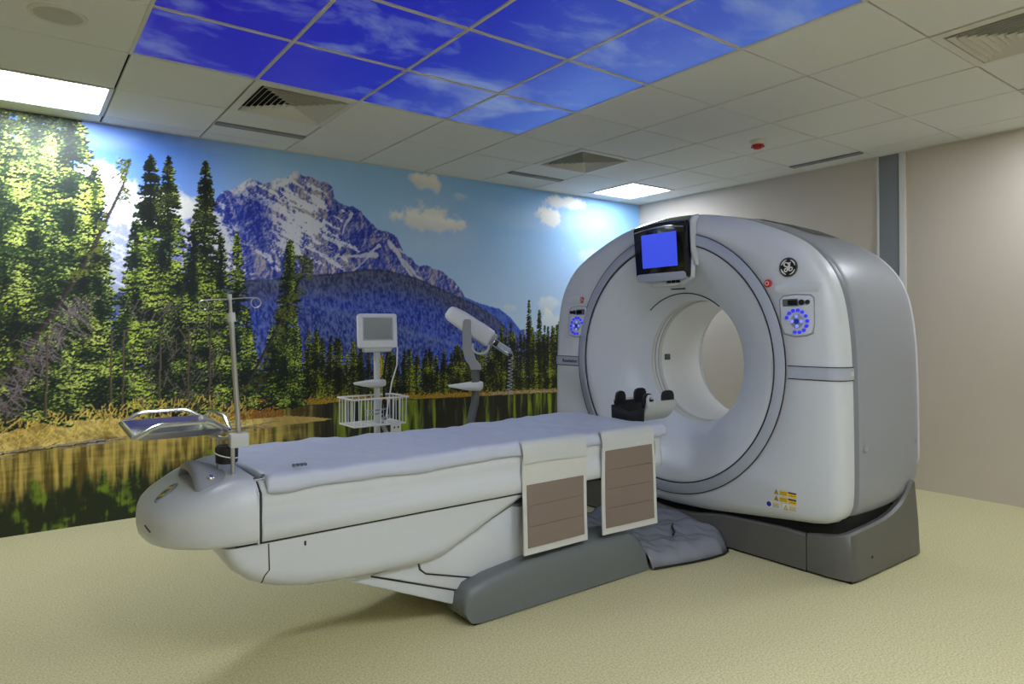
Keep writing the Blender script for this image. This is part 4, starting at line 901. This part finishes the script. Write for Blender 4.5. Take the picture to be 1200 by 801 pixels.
# black foam: bowl plus two pairs of upright pads
bo, bi = trough(.1255, -80, 80, zc), trough(.108, -80, 80, zc)
obj('foam_liner', loft([[(x, y, z) for y, z in bo] + [(x, y, z) for y, z in bi[::-1]] for x in (2.405, 2.41, 2.66, 2.665)], True, True, True), M['foam'], t, 50)
for y, tilt in ((TC + .108, 0), (TC - .108, 0)):
    for xa, xb, zt in ((2.405, 2.485, .880), (2.565, 2.665, .888)):
        obj('side_pad', prism([(xa, .80), (xb, .80), (xb, zt - .03), (xb - .01, zt - .008), (xb - .03, zt), (xa + .03, zt), (xa + .01, zt - .008), (xa, zt - .03)], 'y', y - .009, y + .009, .004), M['foam'], t, 40)
obj('end_pad', prism([(TC - .118, .800), (TC - .112, .705), (TC - .09, .698), (TC + .09, .698), (TC + .115, .71), (TC + .120, .80), (TC + .085, .785), (TC, .765), (TC - .085, .785)], 'x', 2.375, 2.412, .006), M['foam'], t, 40)
obj('strap_hook', tube([(2.41, TC - .142, .80), (2.405, TC - .142, .855), (2.415, TC - .142, .868), (2.435, TC - .142, .868), (2.44, TC - .142, .85)], .009, 8), M['paintgrey'], t)

# ---------------------------------------------------------------- pedal cover on the floor between table and gantry
def pedal_cover():
    V, Fc = [], []; nx, ny = 46, 40
    edge = [(2.17, -1.405), (2.25, -1.425), (2.4, -1.462), (2.55, -1.487), (2.66, -1.490), (2.73, -1.47), (2.772, -1.435)]
    for i in range(nx + 1):
        x = 2.179 + (2.772 - 2.179) * i / nx; ye = interp(x, edge)
        for j in range(ny + 1):
            q = j / ny; y = ye + q * (-.62 - ye)
            lift = .085 + .05 * max(0, (x - 2.45) / .33) * min(1, q * 3)
            s = min(1, q / .09); z = .006 + (lift - .006) * math.sin(s * math.pi / 2) ** .8
            w_ = .012 * math.sin(21 * x + 9 * y) * math.sin(15 * y - 4 * x) + .006 * math.sin(47 * x - 31 * y) + .004 * math.sin(70 * x + 40 * y)
            z += w_ * s; y += .006 * math.sin(40 * x) * (1 - q) ** 4
            V.append((x, y, max(.004, z)))
    n = ny + 1
    for i in range(nx):
        for j in range(ny): Fc.append((i * n + j, i * n + j + 1, (i + 1) * n + j + 1, (i + 1) * n + j))
    for k in range(0): pass
    return V, Fc
pc = obj('pedal_cover', pedal_cover(), M['pvc'], None, 80)
sol = pc.modifiers.new('thickness', 'SOLIDIFY'); sol.thickness = .004; sol.offset = -1
tag(pc, 'dark grey crinkled vinyl pedal cover on the floor before the scanner', 'floor cover')
obj('strap', tube([(2.47, -1.30, .104), (2.52, -1.27, .106), (2.555, -1.22, .114), (2.60, -1.19, .121)], [.005, .006, .006, .003], 6), M['ink'], pc)
obj('hem', tube([(x, interp(x, [(2.17, -1.405), (2.25, -1.425), (2.4, -1.462), (2.55, -1.487), (2.66, -1.490), (2.73, -1.47), (2.772, -1.435)]) - .002, .008) for x in np.linspace(2.185, 2.765, 30)], .006, 6), M['ink'], pc)

# ---------------------------------------------------------------- drip pole and instrument tray on the foot end
px, py = .168, TC - .165
t = thing('drip_pole', (px, py, .72), 'thin steel drip pole with curled hooks at the foot end', 'drip pole')
obj('post', cyl((px, py, .72), (px - .002, py, .872), .0075, 12), M['steel'], t)
obj('post', cyl((.141, TC - .065, .725), (.141, TC - .065, .86), .0075, 12), M['steel'], t)
for x, y in ((px, py), (.141, TC - .065)): obj('rubber_foot', cyl((x, y, .715), (x, y, .729), .012, 12), M['ink'], t)
obj('clamp_block', box(px - .012, px + .052, py - .018, py + .022, .828, .880, .004), M['paintgrey'], t)
obj('pole', tube([(px + .022, py, .86), (px - .004, py, 1.30)], .0095, 12), M['steel'], t)
obj('upper_pole', tube([(px - .004, py, 1.29), (px - .008, py, 1.372)], .0065, 12), M['steel'], t)
obj('collar', cyl((px - .0015, py, 1.285), (px - .0055, py, 1.318), .015, 14), M['paintgrey'], t)
obj('pole_cap', cyl((px - .0085, py, 1.365), (px - .009, py, 1.385), .0085, 12), M['paintgrey'], t)
hx, hz = px - .008, 1.368
rv = Vector((.801, -.598, 0))
def hook(sgn):
    c = Vector((hx, py, hz)); pts = [c, c + rv * sgn * .05 + Vector((0, 0, -.001 if sgn < 0 else .004)), c + rv * sgn * .095 + Vector((0, 0, -.004 if sgn < 0 else .004))]
    e = pts[-1]; r_ = .018
    for k in range(1, 15):
        a = R(90 - 24 * k); pts.append(e + rv * sgn * (r_ * math.cos(a)) + Vector((0, 0, -r_ + r_ * math.sin(a))))
    return pts
for s in (-1, 1): obj('hook', tube(hook(s), .0022, 6), M['steel'], t)
cf = thing('strapped_cuff', (.155, TC - .12, .765), 'black foam cuff strapped round the steel posts at the foot end', 'cuff')
obj('cuff_body', lathe_z([(.768, .030), (.772, .038), (.825, .040), (.832, .034), (.833, .0005)], .157, TC - .122, 24), M['foam'], cf)
obj('cuff_cord', tube([(.157 + .042 * math.cos(a), TC - .122 + .042 * math.sin(a), .80 - .012 * math.sin(a * 1.0 + 2.2)) for a in [2 * math.pi * k / 28 for k in range(28)]], .0022, 5, closed=True), M['paper'], cf)
# tray
tr_c = Vector((.028, -.865, .868))
t = thing('instrument_tray', tuple(tr_c), 'shiny stainless instrument tray with side rails beside the drip pole', 'tray')
def TR(x, y, z): return (tr_c.x + x + .03 * y, tr_c.y + y, tr_c.z + z)
def trq(hx_, hy_, z): return [TR(*p, z) for p in rrect(0, 0, 2 * hx_, 2 * hy_, .02, 3)]
obj('pan', loft([trq(.155, .235, .022), trq(.150, .230, .022), trq(.136, .216, .003), trq(.134, .214, 0), trq(.138, .218, -.002), trq(.153, .233, .017), trq(.155, .235, .022)]), M['steel'], t, 30)
obj('pan_floor', loft([trq(.137, .217, .0), trq(.0, .0, .0) if False else trq(.02, .02, .0)], True, False, True), M['chrome'], t, 30)
for sy in (-1, 1):
    pts = [TR(-.158, sy * .232, .012), TR(-.150, sy * .246, .012), TR(-.10, sy * .246, .042), TR(-.075, sy * .246, .05), TR(.075, sy * .246, .05), TR(.10, sy * .246, .042), TR(.150, sy * .246, .012), TR(.158, sy * .232, .012)]
    obj('side_rail', tube(pts, .008, 8), M['chrome'], t)
obj('end_rail', tube([TR(.150, -.238, .012), TR(.165, -.225, .012), TR(.165, -.15, .046), TR(.165, -.12, .052), TR(.165, .12, .052), TR(.165, .15, .046), TR(.165, .225, .012), TR(.150, .238, .012)], .008, 8), M['chrome'], t)
obj('lip_rail', tube([TR(-.160, -.236, .012), TR(-.160, .236, .012)], .006, 8), M['chrome'], t)
obj('bracket', tube([(px + .0, py, .868), (px - .02, py + .04, .858), TR(.10, -.19, -.008)], .008, 8), M['steel'], t)

# ---------------------------------------------------------------- monitor on a wheeled stand behind the table
mx_, my_ = 1.304, 0.0
t = thing('monitor_stand', (mx_, my_, 0), 'small white monitor with grey screen on a pole stand with wire basket', 'monitor stand')
obj('pole', cyl((mx_, my_, .10), (mx_, my_, 1.14), .019, 18), M['paintgrey'], t)
hub = obj('base_hub', lathe_z([(.06, .05), (.09, .05), (.12, .03), (.13, .0005)], mx_, my_, 20), M['armgrey'], t)
for k in range(5):
    a = R(72 * k + 20); c_, s_ = math.cos(a), math.sin(a)
    lg = obj('base_leg', tube([(mx_ + .04 * c_, my_ + .04 * s_, .085), (mx_ + .26 * c_, my_ + .26 * s_, .07)], [.018, .012], 8), M['armgrey'], t)
    w0 = Vector((mx_ + .26 * c_, my_ + .26 * s_, .03)); n_ = Vector((-s_, c_, 0)) * .012
    obj('caster', cyl(w0 - n_, w0 + n_, .03, 16), M['black'], lg)
MX = Matrix.Translation((mx_ - .006, my_ - .02, 1.245)) @ Matrix.Rotation(R(-12), 4, 'Z') @ Matrix.Rotation(R(-6), 4, 'X')
mon = obj('monitor', xf(prism(rrect(0, 0, .235, .205, .014), 'y', -.025, .03, .006), MX), M['wire'], t, 40)
obj('monitor_screen', xf(box(-.084, .084, -.0265, -.0245, -.052, .074), MX), M['screenoff'], mon, 0)
obj('screen_surround', xf(loft([[(sx * a, y_, sz * b + .011) for sx, sz in ((-1, -1), (1, -1), (1, 1), (-1, 1))] for a, b, y_ in ((.092, .071, -.0255), (.088, .067, -.029), (.084, .063, -.0262))]), MX), M['paintgrey'], mon, 0)
obj('monitor_chin', xf(prism(rrect(.0, -.108, .17, .035, .01), 'y', -.005, .045, .004), MX), M['paintgrey'], mon)
obj('rear_housing', xf(prism(rrect(.01, .0, .18, .15, .02), 'y', .03, .075, .012), MX), M['polegrey'], mon)
obj('power_light', xf(box(-.055, -.048, -.0268, -.0245, -.083, -.078), MX), M['led'], mon, 0)
rt = Vector((.801, -.598, 0)); fw = Vector((.598, .801, 0))
def stand_shelf(s_, z): return [tuple(Vector((mx_, my_, z + (.928 - z) * min(.7, max(0, -p[0] - .02) * 5))) + rt * (-.03 + (p[0] + .03) * s_) + fw * p[1] * s_) for p in ((-.145, 0), (-.135, -.03), (-.09, -.055), (-.03, -.065), (.035, -.06), (.05, -.04), (.05, .04), (.035, .055), (-.03, .06), (-.09, .05), (-.135, .028))]
obj('handle_shelf', loft([stand_shelf(.8, .905), stand_shelf(.96, .912), stand_shelf(1, .928), stand_shelf(.95, .945), stand_shelf(.8, .95)], True, True, True), M['paintgrey'], t, 50)
# wire basket
bx0, bx1, by0, by1, bz0, bz1 = mx_ - .185, mx_ + .150, my_ - .085, my_ + .13, .685, .845
bk = obj('basket', tube([(bx0 - .012, by0 - .012, bz1), (bx1 + .012, by0 - .012, bz1), (bx1 + .012, by1, bz1), (bx0 - .012, by1, bz1)], .005, 6, closed=True), M['wire'], t)
obj('basket_rim', tube([(bx0, by0, bz0), (bx1, by0, bz0), (bx1, by1, bz0), (bx0, by1, bz0)], .0045, 6, closed=True), M['wire'], bk)
for k in range(9):
    x = bx0 + (bx1 - bx0) * k / 8
    for y in (by0, by1): obj('basket_wire', cyl((x, y, bz0), (x, y - (.010 if y == by0 else 0), bz1), .0032, 6), M['wire'], bk)
    obj('basket_wire', cyl((x, by0, bz0), (x, by1, bz0), .003, 6), M['wire'], bk)
for k in range(1, 5):
    y = by0 + (by1 - by0) * k / 5
    for x in (bx0, bx1): obj('basket_wire', cyl((x, y, bz0), (x, y, bz1), .0032, 6), M['wire'], bk)
    obj('basket_wire', cyl((bx0, y, bz0), (bx1, y, bz0), .003, 6), M['wire'], bk)
# cables
obj('cable', tube([(mx_ + .09, my_ + .05, 1.20), (mx_ + .14, my_ + .06, 1.19), (mx_ + .165, my_ + .05, 1.14), (mx_ + .15, my_ + .03, 1.03), (mx_ + .10, my_ + .0, .93), (mx_ + .075, my_, .80), (mx_ + .06, my_, .72)], .0045, 6), M['wire'], t)
obj('cable', tube([(mx_ + .09, my_ + .05, 1.17), (mx_ + .095, my_ + .05, 1.10), (mx_ + .07, my_ + .04, 1.0), (mx_ + .06, my_ + .03, .88), (mx_ + .07, my_ + .03, .70)], .008, 6), M['black'], t)
obj('cable', tube([(mx_ + .03, my_ + .04, 1.15), (mx_ + .045, my_ + .03, 1.05), (mx_ + .035, my_ + .02, .96)], .004, 6), M['yellow'], t)
obj('cable', tube([(mx_ + .02, my_ - .02, .69), (mx_ + .05, my_ - .03, .62), (mx_ + .10, my_ - .03, .52), (mx_ + .14, my_ - .03, .40), (mx_ + .15, my_, .25), (mx_ + .06, my_, .12)], .014, 8), M['armgrey'], t)
coil = [(mx_ + .01 + .05 * math.cos(a) + .04 * math.sin(a * .37), my_ + .02 + .045 * math.sin(a), .70 + .004 * a) for a in np.linspace(0, 18, 90)]
obj('cable_coil', tube(coil, .005, 6), M['armgrey'], t)

# ---------------------------------------------------------------- contrast injector on its curved pole
jx, jy = 1.99, -.03
t = thing('contrast_injector', (1.93, jy, 0), 'white contrast injector head tilted on a curved grey pole behind the table', 'injector')
obj('pole', tube([(1.90, jy, .08), (1.905, jy, .40), (1.925, jy, .55), (1.965, jy, .66), (1.995, jy, .76), (2.005, jy, .85), (2.003, jy, 1.0)], .027, 16), M['polegrey'], t)
obj('base_hub', lathe_z([(.06, .06), (.10, .06), (.13, .035), (.14, .0005)], 1.90, jy, 20), M['armgrey'], t)
for k in range(5):
    a = R(72 * k + 50); c_, s_ = math.cos(a), math.sin(a)
    lg = obj('base_leg', tube([(1.90 + .05 * c_, jy + .05 * s_, .09), (1.90 + .27 * c_, jy + .27 * s_, .07)], [.02, .013], 8), M['armgrey'], t)
    w0 = Vector((1.90 + .27 * c_, jy + .27 * s_, .03)); n_ = Vector((-s_, c_, 0)) * .012
    obj('caster', cyl(w0 - n_, w0 + n_, .03, 16), M['black'], lg)
# half-moon handle shelf: pointed left, blunt right
rt = Vector((.801, -.598, 0)); fw = Vector((.598, .801, 0))
def JP(u_, v_, w_): return Vector((2.003, jy, 0)) + rt * u_ + fw * v_ + Vector((0, 0, w_))
def shelf_ring(s, z): return [tuple(JP(-.03 + (p[0] + .03) * s, p[1] * s, z + (.875 - z) * min(.75, max(0, -p[0] - .02) * 4.2))) for p in ((-.185, 0), (-.175, -.03), (-.12, -.055), (-.04, -.07), (.035, -.065), (.05, -.045), (.05, .045), (.035, .06), (-.04, .065), (-.12, .05), (-.175, .028))]
obj('handle_shelf', loft([shelf_ring(.75, .845), shelf_ring(.95, .855), shelf_ring(1, .875), shelf_ring(.97, .897), shelf_ring(.8, .903)], True, True, True), M['wire'], t, 50)
# bracket arm
obj('bracket_arm', loft([[tuple(JP(u_ + a * .0 + du * wd_, dv * .03 - .02, z)) for du, dv in ((-1, -1), (1, -1), (1, 1), (-1, 1))] for u_, wd_, z in ((.005, .035, .985), (.0, .036, 1.01), (-.03, .034, 1.05), (-.052, .030, 1.12), (-.056, .028, 1.25), (-.052, .026, 1.30), (-.05, .018, 1.318))], True, True, True), M['armgrey'], t, 30)
hinge = JP(-.05, -.055, 1.285)
obj('hinge_cap', cyl(hinge, hinge + fw * .02, .022, 20), M['armgrey'], t)
# head: long rounded box tilted 38 degrees down to the right
JH = Matrix.Translation(JP(-.015, .045, 1.265)) @ Matrix(((rt.x, fw.x, 0, 0), (rt.y, fw.y, 0, 0), (0, 0, 1, 0), (0, 0, 0, 1))) @ Matrix.Rotation(R(33), 4, 'Y')
def hr(x, hy_, zl, zh):
    cz_ = (zl + zh) / 2; hz_ = (zh - zl) / 2
    return [(x, hy_ * math.copysign(abs(math.cos(a)) ** .5, math.cos(a)), cz_ + hz_ * math.copysign(abs(math.sin(a)) ** .5, math.sin(a))) for a in [2 * math.pi * k / 28 for k in range(28)]]
hd = obj('injector_head', xf(loft([hr(-.205, .035, -.03, .02), hr(-.195, .05, -.045, .04), hr(-.17, .06, -.055, .05), hr(-.10, .065, -.06, .058), (hr(.05, .066, -.065, .06)), hr(.13, .064, -.065, .055), hr(.14, .060, -.06, .05), hr(.145, .05, -.05, .04)], True, True, True), JH), M['wire'], t, 45)
obj('display_strip', xf(box(-.02, .10, -.03, .03, .057, .063, .002), JH), M['bezel'], hd)
obj('front_collar', xf(loft([hr(.143, .055, -.055, .045), hr(.165, .052, -.052, .04), hr(.17, .04, -.04, .03)], True, True, True), JH), M['armgrey'], hd)
for dy in (-.028, .028):
    sy = obj('syringe', xf(tube([(.16, dy, -.005), (.29, dy, -.005), (.30, dy, -.005), (.315, dy, -.005)], [.020, .020, .012, .005], 12), JH), M['clear'], hd)
    obj('plunger', xf(tube([(.17, dy, -.005), (.20, dy, -.005)], .0215, 12), JH), M['black'], sy)
    obj('syringe_flange', xf(tube([(.168, dy, -.005), (.174, dy, -.005)], .027, 12), JH), M['chrome'], sy)
obj('syringe_cradle', xf(box(.16, .30, -.05, .05, -.036, -.028, .003), JH), M['armgrey'], hd)
obj('arm_handle', tube([tuple(JP(.035 + .055 * math.cos(a), -.03, 1.135 + .045 * math.sin(a))) for a in [R(150 + 230 * k / 18) for k in range(19)]], .0075, 8), M['paintgrey'], t)
tipv = JH @ Vector((.315, -.028, -.005))
cp_ = [tipv + rt * (.006 * k) * (1 if k < 3 else -1) * .5 + Vector((0, 0, -.01 * k)) for k in range(4)]
st0 = cp_[-1]
for k in range(0, 150):
    a = k * .42; cp_.append(st0 + rt * (.016 * math.sin(a) - .0001 * k) + fw * (.016 * math.cos(a)) + Vector((0, 0, -.0016 * k)))
obj('coiled_line', tube(cp_, .0028, 5), M['clear'], t)
